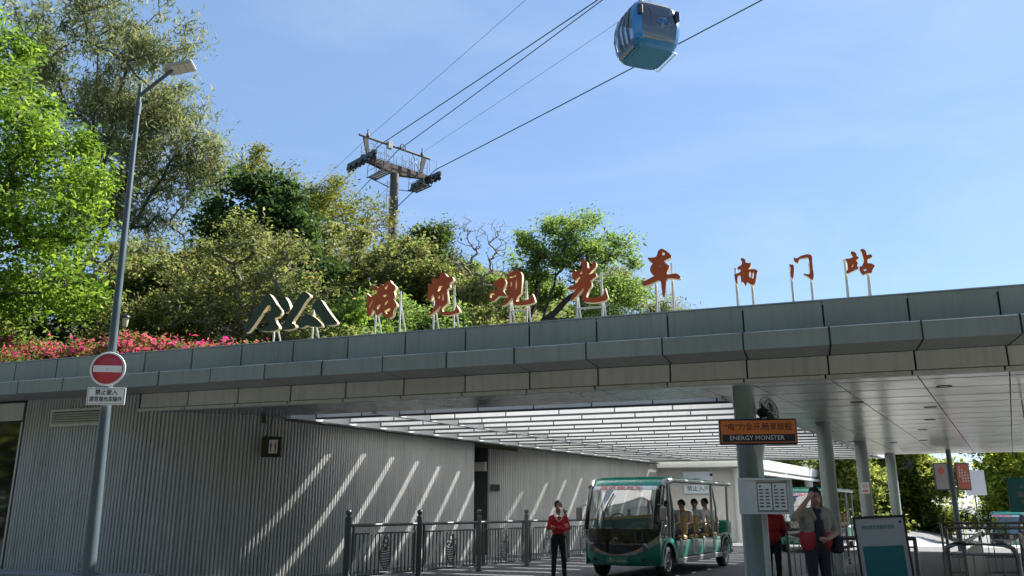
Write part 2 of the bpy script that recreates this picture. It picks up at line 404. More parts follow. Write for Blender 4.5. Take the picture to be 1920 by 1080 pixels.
for k in range(N0, N1):
    Mx = MF @ Matrix.Translation((k * BAY, 0, 0))
    def jog(z_): return Matrix.Translation((BAY / 2, 0, z_)) @ Matrix.Rotation(R(random.gauss(0, .16)), 4, 'X') @ Matrix.Rotation(R(random.gauss(0, .16)), 4, 'Z') @ Matrix.Translation((-BAY / 2, random.gauss(0, .0015), -z_))
    slink('fascia_panel', pm, fascia, Mx @ jog(4.4)); slink('fin_panel', fm, fascia, Mx @ Matrix.Translation((.036, 0, 0)) @ jog(4.0))
    if k >= 3:
        slink('lower_panel', lm_, fascia, Mx @ jog(3.7)); slink('trim_panel', tm, fascia, Mx @ Matrix.Translation((-.06, 0, 0)))
# soffit: backing slab and panels laid to the skewed grid
def para(n0, n1, m0, m1, z0, z1, g=.010):
    """skewed slab between two bays and two rows"""
    a = g / BAY
    c = [(n0 + a, m0 + g), (n1 - a, m0 + g), (n1 - a, m1 - g), (n0 + a, m1 - g)]
    return [G(n, m, z0) for n, m in c] + [G(n, m, z1) for n, m in c]
PF = [(0, 3, 2, 1), (4, 5, 6, 7), (0, 1, 5, 4), (1, 2, 6, 5), (2, 3, 7, 6), (3, 0, 4, 7)]
MEND = 22.2; PEND = 24.35
sb_ = MB()
sb_.add(para(12.32, N1, .11, MEND, 3.50, 4.40, 0), PF)
sb_.add(para(3, 12.32, .11, 1.80, 3.50, 4.40, 0), PF)
sb_.add(para(N0, 4.72, 1.80, PEND + 1.2, 3.50, 4.40, 0), PF); sb_.add(para(N0, 3, .11, 1.8, 3.9, 4.40, 0), PF)
soffit = sbuild(sb_, 'soffit', 'backing')
def soff(n0, n1, m0, m1, mt='soffit'):
    mb = MB().add([v - G(n0, m0, 0) for v in para(n0, n1, m0, m1, 3.47, 3.4985)], PF); return mb.mesh('soffit_panel', mt)
mrows = [.54 + 1.17 * k for k in range(19)]; mrows[-1] = MEND
full = soff(0, 1, 0, 1.17); part = soff(12.32, 13, 0, 1.17)
def place(me, n, m): 
    o = slink('soffit_panel', me, soffit, Matrix.Translation(G(n, m, 0)))
first = soff(0, 1, 0, .42); firstp = soff(12.32, 13, 0, .42); last = soff(0, 1, 0, mrows[-1] - mrows[-2]); lastp = soff(12.32, 13, 0, mrows[-1] - mrows[-2])
for n in range(12, 20):
    a = 12.32 if n == 12 else n
    place(firstp if n == 12 else first, a, .12)
    for i in range(18):
        me = (lastp if n == 12 else last) if i == 17 else (part if n == 12 else full)
        place(me, a, mrows[i])
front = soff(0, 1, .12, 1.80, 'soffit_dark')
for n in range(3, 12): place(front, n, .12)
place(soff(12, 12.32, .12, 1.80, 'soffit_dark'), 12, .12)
jt = MB()
for m in mrows[:-1]: jt.add([G(12.32, m - .017, 3.4675), G(19.99, m - .017, 3.4675), G(19.99, m + .017, 3.4675), G(12.32, m + .017, 3.4675)], [(0, 1, 2, 3)])
sbuild(jt, 'soffit_joint', 'dark_rail', soffit)['kind'] = 'stuff'
# flat soffit over the ribbed walls
wl_ = MB().add(para(3.0, 4.70, 1.81, PEND + 1.2, 3.472, 3.4985, 0), PF); sbuild(wl_, 'wall_soffit', 'soffit', soffit)
dl = MB().lathe([(.001, .010), (.10, .010), (.105, .0), (.125, .0), (.127, .012)], 20)
dm = dl.mesh('downlight', 'black_plastic')
for (x, y) in [(7.31, 13.9), (6.73, 16.1), (8.55, 16.9), (9.76, 19.4), (10.85, 22.0), (12.6, 25.6), (6.9, 20.5), (8.6, 22.6), (10.6, 26.1), (12.1, 26.5)]:
    slink('downlight', dm, soffit, Matrix.Translation((x, y, 3.461)))
# slatted skylight: beams running back, tall white blades across in bay-wide panels
lb = MB()
lb.add(para(4.70, 4.78, 1.82, PEND, 3.40, 4.52, 0), PF, 0)
lb.add(para(6.40, 6.50, 1.82, PEND, 3.44, 4.52, 0), PF, 0)
lb.add(para(12.24, 12.315, 1.82, PEND, 3.44, 4.52, 0), PF, 0)
lb.add(para(4.78, 12.24, PEND - .25, PEND, 3.44, 4.52, 0), PF, 0)
lb.add(para(4.66, 4.92, 1.83, PEND - .01, 3.36, 3.395, 0), PF, 1)
louvre = sbuild(lb, 'skylight_frame', ['beam_grey', 'dark_rail'])
SL0, SLP = 2.62, 1.17
def blade(w):
    mb = MB(); ex = PU * BAY
    def bx(n0, n1, m0, m1, z0, z1, mi): mb.add([v - G(0, 0, 0) for v in para(n0, n1, m0, m1, z0, z1, 0)], PF, mi)
    bx(.012, w - .012, -.025, .025, 3.495, 4.53, 0)
    bx(0, w, -.045, .045, 3.455, 3.492, 1)
    bx(-.012, .012, -.022, .022, 3.493, 3.80, 1)
    return mb.mesh('slat', ['slat_white', 'dark_rail'])
bmesh_full = blade(1); b_l = blade(.66); b_l2 = blade(.94); b_r = blade(.50); b_r2 = blade(.24)
for k in range(20):
    m = SL0 + SLP * k
    if m > PEND - .35: break
    spans = [(4.80, b_l2), (5.74, b_l), (6.50, b_r)] + [(7 + i, bmesh_full) for i in range(5)] + [(12, b_r2)]
    for n, me in spans: slink('slat', me, louvre, Matrix.Translation(G(n, m, 0)))
# columns
cm = MB().lathe([(.20, 0), (.20, .02), (.178, .03), (.178, 3.475)], 28).mesh('column', 'column_grey')
for n, m in ((12.85, .42), (12.83, 7.57), (12.72, 14.3), (12.74, 21.4)):
    slink('column', cm, ST, Matrix.Translation(G(n, m, 0)))
# ribbed walls: rounded ribs along a plan curve
def catmull(P, step=.02):
    P = [P[0] * 2 - P[1]] + P + [P[-1] * 2 - P[-2]]; out = []
    for i in range(1, len(P) - 2):
        a, b, c, d = P[i - 1:i + 3]; n = max(2, int((c - b).length / step))
        for j in range(n):
            t = j / n; out.append(.5 * ((2 * b) + (c - a) * t + (2 * a - 5 * b + 4 * c - d) * t * t + (3 * b - a - 3 * c + d) * t ** 3))
    out.append(P[-2]); return out
def ribbed(path, ztop, z0, name, pitch=.082):
    pts = catmull([G(n, m, 0) for n, m in path]); L = [0.]
    for i in range(1, len(pts)): L.append(L[-1] + (pts[i] - pts[i - 1]).length)
    xs = [p.x for p in pts]; ys = [p.y for p in pts]
    prof = [(.0, 0), (.24, 0), (.28, .040), (.38, .056), (.62, .060), (.86, .056), (.96, .040)]
    nrib = int(L[-1] / pitch); row0 = []; row1 = []; mi = []
    for i in range(nrib):
        for t, d in prof:
            a = (i + t) * pitch; x = np.interp(a, L, xs); y = np.interp(a, L, ys)
            x2 = np.interp(min(L[-1], a + .05), L, xs); y2 = np.interp(min(L[-1], a + .05), L, ys); x1 = np.interp(max(0, a - .05), L, xs); y1 = np.interp(max(0, a - .05), L, ys)
            tv = Vector((x2 - x1, y2 - y1, 0)).normalized(); nv = Vector((tv.y, -tv.x, 0))
            p = Vector((x, y, 0)) + nv * d
            zt = ztop(a / L[-1]) if callable(ztop) else ztop
            row0.append((p.x, p.y, z0)); row1.append((p.x, p.y, zt))
    mb = MB(); mb.grid([row0, row1], smooth=False)
    me = mb.mesh(name, ['rib_metal']); o = link(name, me, ST); o.matrix_parent_inverse = MI
    return o
w_mid = ribbed([(.42, .02), (1.5, .02), (2.4, .02), (2.9, .04), (3.3, .24), (3.82, .86), (4.29, 1.75), (4.58, 3.0), (4.64, 4.4), (4.62, 6.4), (4.56, 8.2), (4.50, 9.9)], lambda a: 3.846 if a < .2275 else 3.471, 0, 'ribbed_wall')
w_far = ribbed([(3.98, 11.9), (4.22, 12.6), (4.42, 14.2), (4.53, 16.5), (4.56, 19), (4.55, 22), (4.52, 25.5)], 3.471, 0, 'ribbed_wall')
# entrance recess between the two ribbed walls
rc = MB()
rc.add(para(2.2, 4.40, 9.86, 9.94, 0, 3.47, 0), PF); rc.add(para(2.2, 3.97, 11.9, 12.0, 0, 3.47, 0), PF); rc.add(para(2.1, 2.2, 9.9, 12.0, 0, 3.47, 0), PF)
rec = sbuild(rc, 'entrance_recess', 'dark_rail')
hd = MB().add(para(2.6, 3.95, 11.80, 11.885, 2.62, 2.92, 0), PF); sbuild(hd, 'door_header', 'white_wall', rec)
dr = MB().add(para(2.7, 3.6, 11.82, 11.885, .02, 2.35, 0), PF); dor = sbuild(dr, 'door', 'fence_grey', rec)
nt_ = MB().box((0, 0, 0), (.30, .02, .42)); ns_ = nt_.build('notice', 'black_plastic', rec); ns_.matrix_basis = Matrix.Translation(G(3.3, 11.78, 1.55)) @ Matrix.Rotation(AZU, 4, 'Z')
sc_ = MB().tube([(0, 0, 0), (0, 0, -.10)], .02).tube([(0, -.10, -.14), (0, .06, -.10)], .055, 12)
cc = sc_.build('security_camera', 'panel_white', ST); cc.matrix_parent_inverse = MI; cc.matrix_basis = Matrix.Translation(G(4.38, 10.1, 3.47))
bp_ = MB().box((0, 0, 0), (.36, .02, .20)); pl = bp_.build('name_plate', 'ink', ST); pl.matrix_parent_inverse = MI
pl.matrix_basis = Matrix.Translation(G(4.04, 11.95, 2.0) + Vector((.0, -.16, 0))) @ Matrix.Rotation(R(35), 4, 'Z')
# window bay at the left end
wf = MB(); wf.box((-3.0 * BAY, .0, 3.40), (.34 * BAY, .05, 3.80), 0, MF)
win = sbuild(wf, 'window', 'fascia_low')
gm = MB().box((-3.0 * BAY, .08, .25), (.30 * BAY, .10, 3.34), 0, MF); sbuild(gm, 'pane', 'dark_window', win)
fr_ = MB(); fr_.box((.305 * BAY, .02, .2), (.36 * BAY, .12, 3.36), 0, MF); fr_.box((-1.35 * BAY, .03, .2), (-1.30 * BAY, .12, 3.36), 0, MF); fr_.box((-3.0 * BAY, .02, .12), (.36 * BAY, .14, .26), 0, MF)
sbuild(fr_, 'frame', 'fascia_low', win)
jb = MB().box((.365 * BAY, .0, .15), (.425 * BAY, .15, 3.84), 0, MF); sbuild(jb, 'jamb', 'ink', win)
hb = MB().box((-3 * BAY, .06, 3.34), (.36 * BAY, .14, 3.40), 0, MF); sbuild(hb, 'head', 'black_metal', win)
wb = MB().box((-3 * BAY, .20, .1), (3.0 * BAY, .6, 3.84), 0, MF); sbuild(wb, 'wall_core', 'backing')
# ventilation grille
vx0, vx1, vz0, vz1 = 1.08 * BAY, 2.26 * BAY, 3.215, 3.595
vf = MB(); vf.box((vx0, -.085, vz1 - .055), (vx1, -.03, vz1), 0, MF); vf.box((vx0, -.085, vz0), (vx1, -.03, vz0 + .055), 0, MF)
vf.box((vx0, -.085, vz0 + .055), (vx0 + .055, -.03, vz1 - .055), 0, MF); vf.box((vx1 - .055, -.085, vz0 + .055), (vx1, -.03, vz1 - .055), 0, MF)
vent = sbuild(vf, 'vent', 'fascia_low')
sbuild(MB().box((vx0 + .05, -.052, vz0 + .05), (vx1 - .05, -.045, vz1 - .05), 0, MF), 'vent_back', 'backing', vent)
vs_ = MB().add([(0, -.075, 0), (vx1 - vx0 - .112, -.075, 0), (vx1 - vx0 - .112, -.055, .035), (0, -.055, .035), (0, -.07, -.004), (vx1 - vx0 - .112, -.07, -.004), (vx1 - vx0 - .112, -.05, .031), (0, -.05, .031)], PF).mesh('vent_slat', 'fascia_low')
for i in range(5): slink('vent_slat', vs_, vent, MF @ Matrix.Translation((vx0 + .056, -.002, vz0 + .065 + i * .051)))
# ------------------------------------------------------------------ pale building behind the skylight, its colonnade runs back on the right
BB = thing('rear_building', 'low white building with colonnade seen under the skylight behind the bus', 'building', G(4.6, 24.2, 0))
BI = Matrix.Translation(-G(4.6, 24.2, 0))
def bb(mb, name, mats, parent=None):
    o = mb.build(name, mats, parent or BB)
    if parent is None: o.matrix_parent_inverse = BI
    return o
w = MB(); w.add(para(3.6, 7.55, 25.6, 25.9, 0, 3.20, 0), PF); wallo = bb(w, 'end_wall', 'white_wall')
f = MB(); f.add(para(4.75, 7.85, 24.6, 25.5, 3.21, 3.46, 0), PF); bb(f, 'roof_edge', 'white_paint')
sideroof = MB(); sideroof.add(para(7.1, 7.88, 25.52, 58, 3.18, 3.63, 0), PF); so_ = bb(sideroof, 'side_fascia', 'white_paint')
seam = MB().add([v - G(0, 0, 0) for v in para(7.885, 7.90, 0, 1.0, 3.20, 3.64, .012)], PF).mesh('cladding_panel', 'white_paint')
for i in range(32): link('cladding_panel', seam, so_, Matrix.Translation(G(0, 25.6 + i, 0)))
gut = MB(); gut.add(para(7.80, 7.99, 25.6, 58, 2.92, 3.06, 0), PF); bb(gut, 'gutter', 'panel_white')
inner = MB(); inner.add(para(5.6, 5.8, 26, 58, 0, 3.15, 0), PF); bb(inner, 'inner_wall', 'column_grey')
slab = MB(); slab.add(para(3.8, 7.1, 25.53, 58, 3.20, 3.58, 0), PF); bb(slab, 'roof', 'white_wall')
cmesh = MB().lathe([(.24, 0), (.24, 3.19)], 20).mesh('column', 'column_light')
for m in (25.2, 32.6, 38.9, 45.2, 51.5, 57.6):
    o = link('column', cmesh, BB, Matrix.Translation(G(7.45 if m < 26 else 7.65, m, 0))); o.matrix_parent_inverse = BI
# wall notice
nb = thing('wall_notice', 'white notice sheet with blue print on the rear wall above the bus', 'notice', G(5.44, 25.5, 2.08), AZU)
MB().box((0, -.02, 0), (1.30, 0, .96)).build('sheet', 'strip_blue', nb)
text('禁止入内', .26, 'ink', nb, face_M((.65, -.024, .20), (1, 0, 0)))
text('温馨提示', .10, 'ink', nb, face_M((.60, -.024, .62), (1, 0, 0)))
MB().lathe([(.07, 0), (.07, .004)], 12, M=face_M((1.25, -.021, .82), (1, 0, 0))).build('emblem', 'ink', nb)
SIGN_SHAPES = {
    'you': (9.388,5.129,[[(-0.362,0.592),(-0.329,0.475),(-0.327,0.327),(-0.327,0.22),(-0.289,0.1),(-0.224,0.085),(-0.202,0.18),(-0.188,0.228),(-0.132,0.175),(-0.107,0.095),(-0.069,0.087),(0.018,0.144),(0.041,0.093),(0.119,0.029),(0.193,0.0),(0.255,0.033),(0.285,0.074),(0.291,0.19),(0.362,0.252),(0.327,0.332),(0.284,0.365),(0.263,0.381),(0.313,0.43),(0.288,0.52),(0.276,0.55),(0.326,0.624),(0.292,0.676),(0.216,0.732),(0.181,0.804),(0.129,0.78),(0.066,0.746),(0.047,0.693),(-0.009,0.733),(-0.062,0.728),(-0.069,0.65),(-0.135,0.695),(-0.252,0.755),(-0.236,0.655),(-0.201,0.607),(-0.109,0.604),(-0.086,0.567),(-0.201,0.494),(-0.243,0.487),(-0.3,0.532)],[(0.05,0.639),(0.112,0.683),(0.142,0.709),(0.134,0.661),(0.094,0.606)],[(0.014,0.485),(0.109,0.506),(0.12,0.486),(0.069,0.441)],[(-0.197,0.415),(-0.18,0.384),(-0.235,0.3),(-0.27,0.254),(-0.268,0.313)],[(-0.114,0.242),(-0.042,0.314),(-0.009,0.301),(-0.069,0.199)],[(0.07,0.295),(0.115,0.369),(0.145,0.376),(0.148,0.327),(0.087,0.279)],[(0.066,0.159),(0.195,0.217),(0.223,0.176),(0.199,0.12),(0.127,0.096)]]),
    'lan': (10.76,5.089,[[(-0.361,0.69),(-0.342,0.619),(-0.339,0.534),(-0.353,0.45),(-0.346,0.365),(-0.299,0.319),(-0.271,0.332),(-0.262,0.4),(-0.241,0.462),(-0.218,0.438),(-0.199,0.374),(-0.18,0.288),(-0.195,0.195),(-0.27,0.096),(-0.331,0.043),(-0.285,0.034),(-0.159,0.118),(-0.061,0.226),(-0.049,0.183),(-0.092,0.113),(-0.08,0.07),(-0.024,0.024),(0.088,0.0),(0.23,0.015),(0.361,0.051),(0.327,0.121),(0.27,0.214),(0.262,0.116),(0.218,0.078),(0.064,0.069),(-0.025,0.097),(-0.033,0.16),(0.039,0.207),(0.088,0.245),(0.085,0.37),(0.065,0.498),(0.076,0.539),(0.148,0.565),(0.113,0.642),(0.217,0.711),(0.17,0.795),(0.082,0.777),(0.012,0.879),(-0.055,0.88),(-0.098,0.831),(-0.108,0.768),(-0.165,0.773),(-0.222,0.789),(-0.271,0.751),(-0.241,0.669),(-0.298,0.674)],[(-0.136,0.516),(-0.094,0.629),(-0.015,0.59),(-0.025,0.559),(-0.113,0.503)],[(-0.127,0.388),(-0.094,0.428),(-0.066,0.41),(-0.098,0.339)],[(-0.023,0.474),(0.006,0.419),(-0.002,0.283),(-0.031,0.338)],[(-0.239,0.727),(-0.209,0.719),(-0.206,0.687),(-0.232,0.688)]]),
    'guan': (12.18,5.168,[[(-0.391,0.485),(-0.34,0.427),(-0.276,0.377),(-0.266,0.35),(-0.376,0.355),(-0.449,0.304),(-0.472,0.235),(-0.448,0.154),(-0.393,0.119),(-0.321,0.17),(-0.243,0.233),(-0.175,0.201),(-0.103,0.212),(-0.121,0.24),(-0.185,0.316),(-0.167,0.367),(-0.121,0.478),(-0.14,0.542),(-0.194,0.582),(-0.25,0.578),(-0.313,0.531)],[(-0.444,0.268),(-0.404,0.291),(-0.344,0.273),(-0.376,0.227),(-0.421,0.196),(-0.453,0.225)],[(-0.103,0.636),(-0.09,0.537),(-0.094,0.422),(-0.085,0.307),(-0.057,0.217),(-0.111,0.126),(-0.166,0.069),(-0.22,0.025),(-0.166,0.021),(-0.085,0.062),(0.014,0.176),(0.023,0.123),(0.032,0.061),(0.068,0.015),(0.131,0.001),(0.255,0.0),(0.396,0.014),(0.472,0.047),(0.442,0.148),(0.407,0.229),(0.379,0.136),(0.308,0.099),(0.237,0.088),(0.131,0.079),(0.086,0.092),(0.113,0.168),(0.193,0.239),(0.207,0.421),(0.212,0.588),(0.186,0.661),(0.114,0.708),(0.042,0.702),(-0.031,0.664)],[(-0.053,0.587),(0.033,0.583),(0.087,0.613),(0.091,0.573),(0.015,0.563),(-0.049,0.551)],[(-0.026,0.487),(0.007,0.488),(0.003,0.422),(-0.026,0.359)],[(0.082,0.521),(0.106,0.519),(0.102,0.378),(0.084,0.301),(0.073,0.346)]]),
    'guang': (13.657,5.105,[[(-0.142,0.842),(-0.104,0.778),(-0.075,0.725),(-0.096,0.676),(-0.167,0.633),(-0.207,0.627),(-0.236,0.68),(-0.262,0.632),(-0.293,0.565),(-0.27,0.492),(-0.241,0.429),(-0.17,0.503),(-0.135,0.519),(-0.12,0.488),(-0.151,0.441),(-0.242,0.379),(-0.393,0.328),(-0.354,0.289),(-0.255,0.271),(-0.194,0.305),(-0.245,0.23),(-0.338,0.099),(-0.319,0.063),(-0.258,0.102),(-0.156,0.203),(-0.045,0.322),(-0.098,0.187),(-0.105,0.079),(-0.052,0.026),(0.055,0.002),(0.202,0.0),(0.328,0.018),(0.393,0.057),(0.362,0.167),(0.337,0.287),(0.313,0.171),(0.263,0.107),(0.156,0.092),(0.029,0.098),(-0.024,0.122),(0.012,0.227),(0.094,0.329),(0.085,0.389),(0.056,0.412),(0.136,0.464),(0.187,0.509),(0.159,0.576),(0.089,0.558),(0.019,0.535),(0.09,0.598),(0.182,0.689),(0.184,0.759),(0.126,0.815),(0.104,0.727),(0.022,0.645),(0.016,0.786),(-0.033,0.831)],[(-0.138,0.58),(-0.087,0.625),(-0.086,0.58),(-0.119,0.558)]]),
    'che': (15.017,5.091,[[(-0.235,0.771),(-0.194,0.705),(-0.127,0.657),(-0.179,0.601),(-0.192,0.52),(-0.156,0.446),(-0.108,0.421),(-0.238,0.362),(-0.353,0.322),(-0.341,0.27),(-0.293,0.24),(-0.193,0.276),(-0.004,0.34),(-0.001,0.199),(0.013,0.077),(0.028,0.0),(0.054,0.013),(0.076,0.172),(0.094,0.346),(0.191,0.347),(0.324,0.31),(0.353,0.337),(0.328,0.39),(0.271,0.43),(0.194,0.422),(0.107,0.421),(0.12,0.49),(0.167,0.557),(0.144,0.589),(0.097,0.635),(0.061,0.679),(0.22,0.735),(0.175,0.811),(0.099,0.88),(0.033,0.918),(-0.028,0.884),(-0.062,0.774),(-0.132,0.761)],[(0.037,0.836),(0.069,0.853),(0.1,0.798),(0.044,0.783)],[(-0.024,0.596),(0.011,0.613),(0.012,0.594),(-0.017,0.577)]]),
    'nan': (16.485,5.183,[[(-0.079,0.493),(-0.053,0.452),(-0.057,0.39),(-0.105,0.363),(-0.142,0.342),(-0.138,0.31),(-0.075,0.298),(-0.095,0.256),(-0.149,0.236),(-0.199,0.228),(-0.197,0.178),(-0.187,0.096),(-0.173,0.057),(-0.149,0.055),(-0.147,0.13),(-0.146,0.192),(-0.093,0.206),(-0.092,0.137),(-0.09,0.075),(-0.055,0.078),(-0.036,0.032),(-0.026,0.0),(-0.007,0.03),(0.008,0.072),(0.052,0.031),(0.095,0.002),(0.144,0.034),(0.167,0.125),(0.179,0.198),(0.199,0.24),(0.174,0.28),(0.105,0.293),(0.058,0.285),(0.048,0.311),(0.086,0.338),(0.101,0.406),(0.067,0.403),(0.026,0.413),(0.009,0.421),(0.012,0.458),(-0.014,0.493),(-0.048,0.509)],[(0.05,0.248),(0.085,0.251),(0.086,0.182),(0.081,0.121),(0.05,0.161)],[(0.112,0.236),(0.136,0.234),(0.118,0.117),(0.098,0.119)],[(-0.047,0.232),(-0.027,0.238),(-0.025,0.22),(-0.044,0.217)]]),
    'men': (17.392,5.189,[[(-0.192,0.316),(-0.17,0.262),(-0.171,0.194),(-0.183,0.138),(-0.175,0.08),(-0.151,0.055),(-0.137,0.071),(-0.122,0.155),(-0.113,0.234),(-0.12,0.303),(-0.152,0.3)],[(-0.106,0.433),(-0.107,0.364),(-0.081,0.333),(-0.052,0.313),(-0.039,0.335),(-0.014,0.395),(0.049,0.394),(0.117,0.404),(0.135,0.38),(0.134,0.243),(0.137,0.164),(0.127,0.108),(0.086,0.107),(0.031,0.129),(0.029,0.106),(0.083,0.073),(0.12,0.036),(0.143,0.0),(0.174,0.008),(0.191,0.08),(0.184,0.171),(0.184,0.295),(0.192,0.414),(0.167,0.445),(0.121,0.461),(0.064,0.45),(0.005,0.439),(-0.044,0.404),(-0.08,0.407)]]),
    'zhan': (18.311,5.2,[[(-0.123,0.422),(-0.113,0.376),(-0.101,0.347),(-0.083,0.328),(-0.14,0.301),(-0.2,0.307),(-0.216,0.292),(-0.19,0.25),(-0.189,0.21),(-0.189,0.155),(-0.188,0.121),(-0.215,0.096),(-0.228,0.064),(-0.2,0.05),(-0.143,0.072),(-0.076,0.104),(-0.025,0.116),(-0.027,0.144),(-0.045,0.162),(-0.026,0.205),(-0.037,0.24),(-0.06,0.259),(-0.007,0.293),(-0.009,0.321),(-0.037,0.335),(-0.03,0.362),(-0.05,0.403),(-0.088,0.422)],[(-0.155,0.224),(-0.119,0.237),(-0.126,0.225),(-0.151,0.215)],[(-0.135,0.155),(-0.1,0.201),(-0.086,0.2),(-0.124,0.147)],[(0.022,0.435),(0.049,0.399),(0.057,0.336),(0.066,0.279),(0.066,0.224),(0.041,0.182),(0.023,0.145),(0.002,0.158),(-0.015,0.135),(-0.013,0.082),(0.007,0.035),(0.033,0.0),(0.059,0.014),(0.1,0.027),(0.168,0.025),(0.177,0.063),(0.202,0.11),(0.228,0.138),(0.193,0.178),(0.156,0.193),(0.117,0.191),(0.123,0.262),(0.174,0.279),(0.207,0.304),(0.195,0.333),(0.167,0.347),(0.121,0.33),(0.121,0.385),(0.102,0.432),(0.064,0.453)],[(0.043,0.104),(0.098,0.105),(0.101,0.076),(0.05,0.066)]]),
    'logo': (7.268,5.059,[[(-1.169,0.032),(-1.102,0.177),(-0.929,0.476),(-0.773,0.673),(-0.653,0.825),(-0.573,0.83),(-0.484,0.73),(-0.349,0.545),(-0.233,0.421),(-0.288,0.299),(-0.406,0.291),(-0.374,0.215),(-0.249,0.058),(-0.394,0.0),(-0.78,0.033),(-0.771,0.072),(-0.589,0.116),(-0.513,0.156),(-0.591,0.288),(-0.678,0.375),(-0.67,0.421),(-0.537,0.422),(-0.49,0.499),(-0.579,0.61),(-0.723,0.425),(-0.913,0.163),(-1.046,0.012)],[(-0.329,0.647),(-0.22,0.742),(-0.166,0.72),(-0.078,0.603),(-0.021,0.461),(-0.069,0.396),(-0.177,0.371),(-0.196,0.441),(-0.27,0.538)],[(-0.232,0.011),(-0.105,0.285),(0.056,0.558),(0.183,0.753),(0.282,0.819),(0.417,0.733),(0.446,0.685),(0.349,0.613),(0.199,0.375),(0.023,0.151),(0.116,0.11),(0.139,0.063),(0.085,0.011)],[(0.18,0.038),(0.238,0.191),(0.345,0.319),(0.461,0.298),(0.593,0.22),(0.728,0.099),(0.785,0.005),(0.544,0.028),(0.401,0.078),(0.316,0.023)],[(0.487,0.465),(0.568,0.583),(0.63,0.607),(0.721,0.582),(0.832,0.426),(0.996,0.223),(1.169,0.033),(0.846,0.029),(0.722,0.2),(0.557,0.381)]]),
}
# ------------------------------------------------------------------ roof letters: cut shapes with lit edges, each on its own props
def chaikin(p):
    o = []
    for i in range(len(p)):
        a, b = p[i], p[(i + 1) % len(p)]
        o += [(a[0] * .78 + b[0] * .22, a[1] * .78 + b[1] * .22), (a[0] * .22 + b[0] * .78, a[1] * .22 + b[1] * .78)]
    return o
def cut_shape(polys, depth):
    c = bpy.data.curves.new('tmp', 'CURVE'); c.dimensions = '2D'; c.fill_mode = 'BOTH'; c.extrude = depth / 2
    for p in polys:
        q = chaikin(p); sp = c.splines.new('POLY'); sp.points.add(len(q) - 1); sp.use_cyclic_u = True
        for i, (x, y) in enumerate(q): sp.points[i].co = (x, y, 0, 1)
    t = bpy.data.objects.new('tmp', c); COL.objects.link(t)
    me = bpy.data.meshes.new_from_object(t.evaluated_get(bpy.context.evaluated_depsgraph_get()))
    bpy.data.objects.remove(t); bpy.data.curves.remove(c); return me
PROPS = {'you': (-.19, .36), 'lan': (-.27, .17), 'guan': (-.08, .25), 'guang': (-.24, .24), 'che': (-.12, .18), 'nan': (-.18, .08), 'men': (-.17, .14), 'zhan': (-.22, .12), 'logo': (-.49, .46)}
LBL = {'you': ('roof_letter', 'large orange-red brush character, first of the five after the emblem', 'letter'),
       'lan': ('roof_letter', 'large orange-red brush character, second of the five after the emblem', 'letter'),
       'guan': ('roof_letter', 'large orange-red brush character, middle one of the five, wide with hooked tail', 'letter'),
       'guang': ('roof_letter', 'large orange-red brush character, fourth of the five, before the acacia crown', 'letter'),
       'che': ('roof_letter', 'large orange-red brush character with long vertical stroke, last of the five', 'letter'),
       'nan': ('roof_letter', 'small dark red character, first of the three small ones on tall props', 'letter'),
       'men': ('roof_letter', 'small dark red gate-shaped character, middle of the three small ones', 'letter'),
       'zhan': ('roof_letter', 'small dark red character, rightmost on the roof edge', 'letter'),
       'logo': ('roof_emblem', 'dark green cut-out mountain emblem with cream edges standing on the roof edge', 'emblem')}
for key, (c0, zb, polys) in SIGN_SHAPES.items():
    nm_, lab, cat = LBL[key]; big = key in ('you', 'lan', 'guan', 'guang', 'che', 'logo')
    base = B(c0 / BAY, -.30, 4.42)
    t = thing(nm_, lab, cat, base, AZU, 'emblem on the roof' if key == 'logo' else ('large roof characters' if big else 'small roof characters'))
    me = cut_shape(polys, .10 if big else .07)
    me.materials.clear(); me.materials.append(MATS['emblem_green' if key == 'logo' else 'letter_red']); me.materials.append(MATS['letter_edge'])
    for p in me.polygons: p.material_index = 0 if p.normal.z > .7 else 1
    me.name = 'character' if key != 'logo' else 'emblem_shape'
    link(me.name, me, t, face_M((0, 0, zb - 4.42), (1, 0, 0)))
    h = max(y for p in polys for x, y in p)
    for x in PROPS[key]:
        top = zb - 4.42 + h * .72
        MB().tube([(x, .085, .0), (x, .085, top)], .020, 8).build('support', 'support_white', t)
        MB().tube([(x, .55, 0), (x, .10, zb - 4.42 + h * .45)], .018, 8).build('brace', 'support_white', t)
    if key in ('guan', 'guang'):
        MB().tube([(PROPS[key][0], .085, zb - 4.42 - .06), (PROPS[key][1], .085, zb - 4.42 - .06)], .018, 8).build('crossbar', 'support_white', t)
# ------------------------------------------------------------------ street lamp with no-entry sign
LP = thing('street_lamp', 'tall grey street lamp with flat lamp head on a slanting arm', 'street lamp', (-6.33, 13, 0), R(0))
tilt = -.018
MB().tube([(0, 0, 0), (tilt * 2, 0, 2.0), (tilt * 4, 0, 4.0), (tilt * 8.62, 0, 8.62)], [.110, .090, .064, .034], 16).lathe([(.16, 0), (.16, .03), (.12, .05)], 16).build('pole', 'pole_grey', LP)
MB().tube([(tilt * 8.2, 0, 8.05), (tilt * 8.2, 0, 8.28)], .052, 14).build('sleeve', 'pole_grey', LP)
ax = tilt * 8.4
MB().tube([(ax, 0, 8.40), (ax + .16, -.02, 8.55), (ax + .55, -.05, 8.88)], [.034, .032, .030], 10).build('arm', 'pole_grey', LP)
Mh = Matrix.Translation((ax + .50, -.05, 8.86)) @ Matrix.Rotation(R(-12), 4, 'Y') @ Matrix.Rotation(R(-16), 4, 'X') @ Matrix.Scale(.76, 4)
hd = MB(); hd.bbox((-.06, -.17, .0), (.56, .17, .10), .03, 0, Mh); hd.bbox((-.14, -.07, .01), (.0, .07, .09), .02, 0, Mh); hd_o = hd.build('lamp_head', 'lamp_grey', LP)
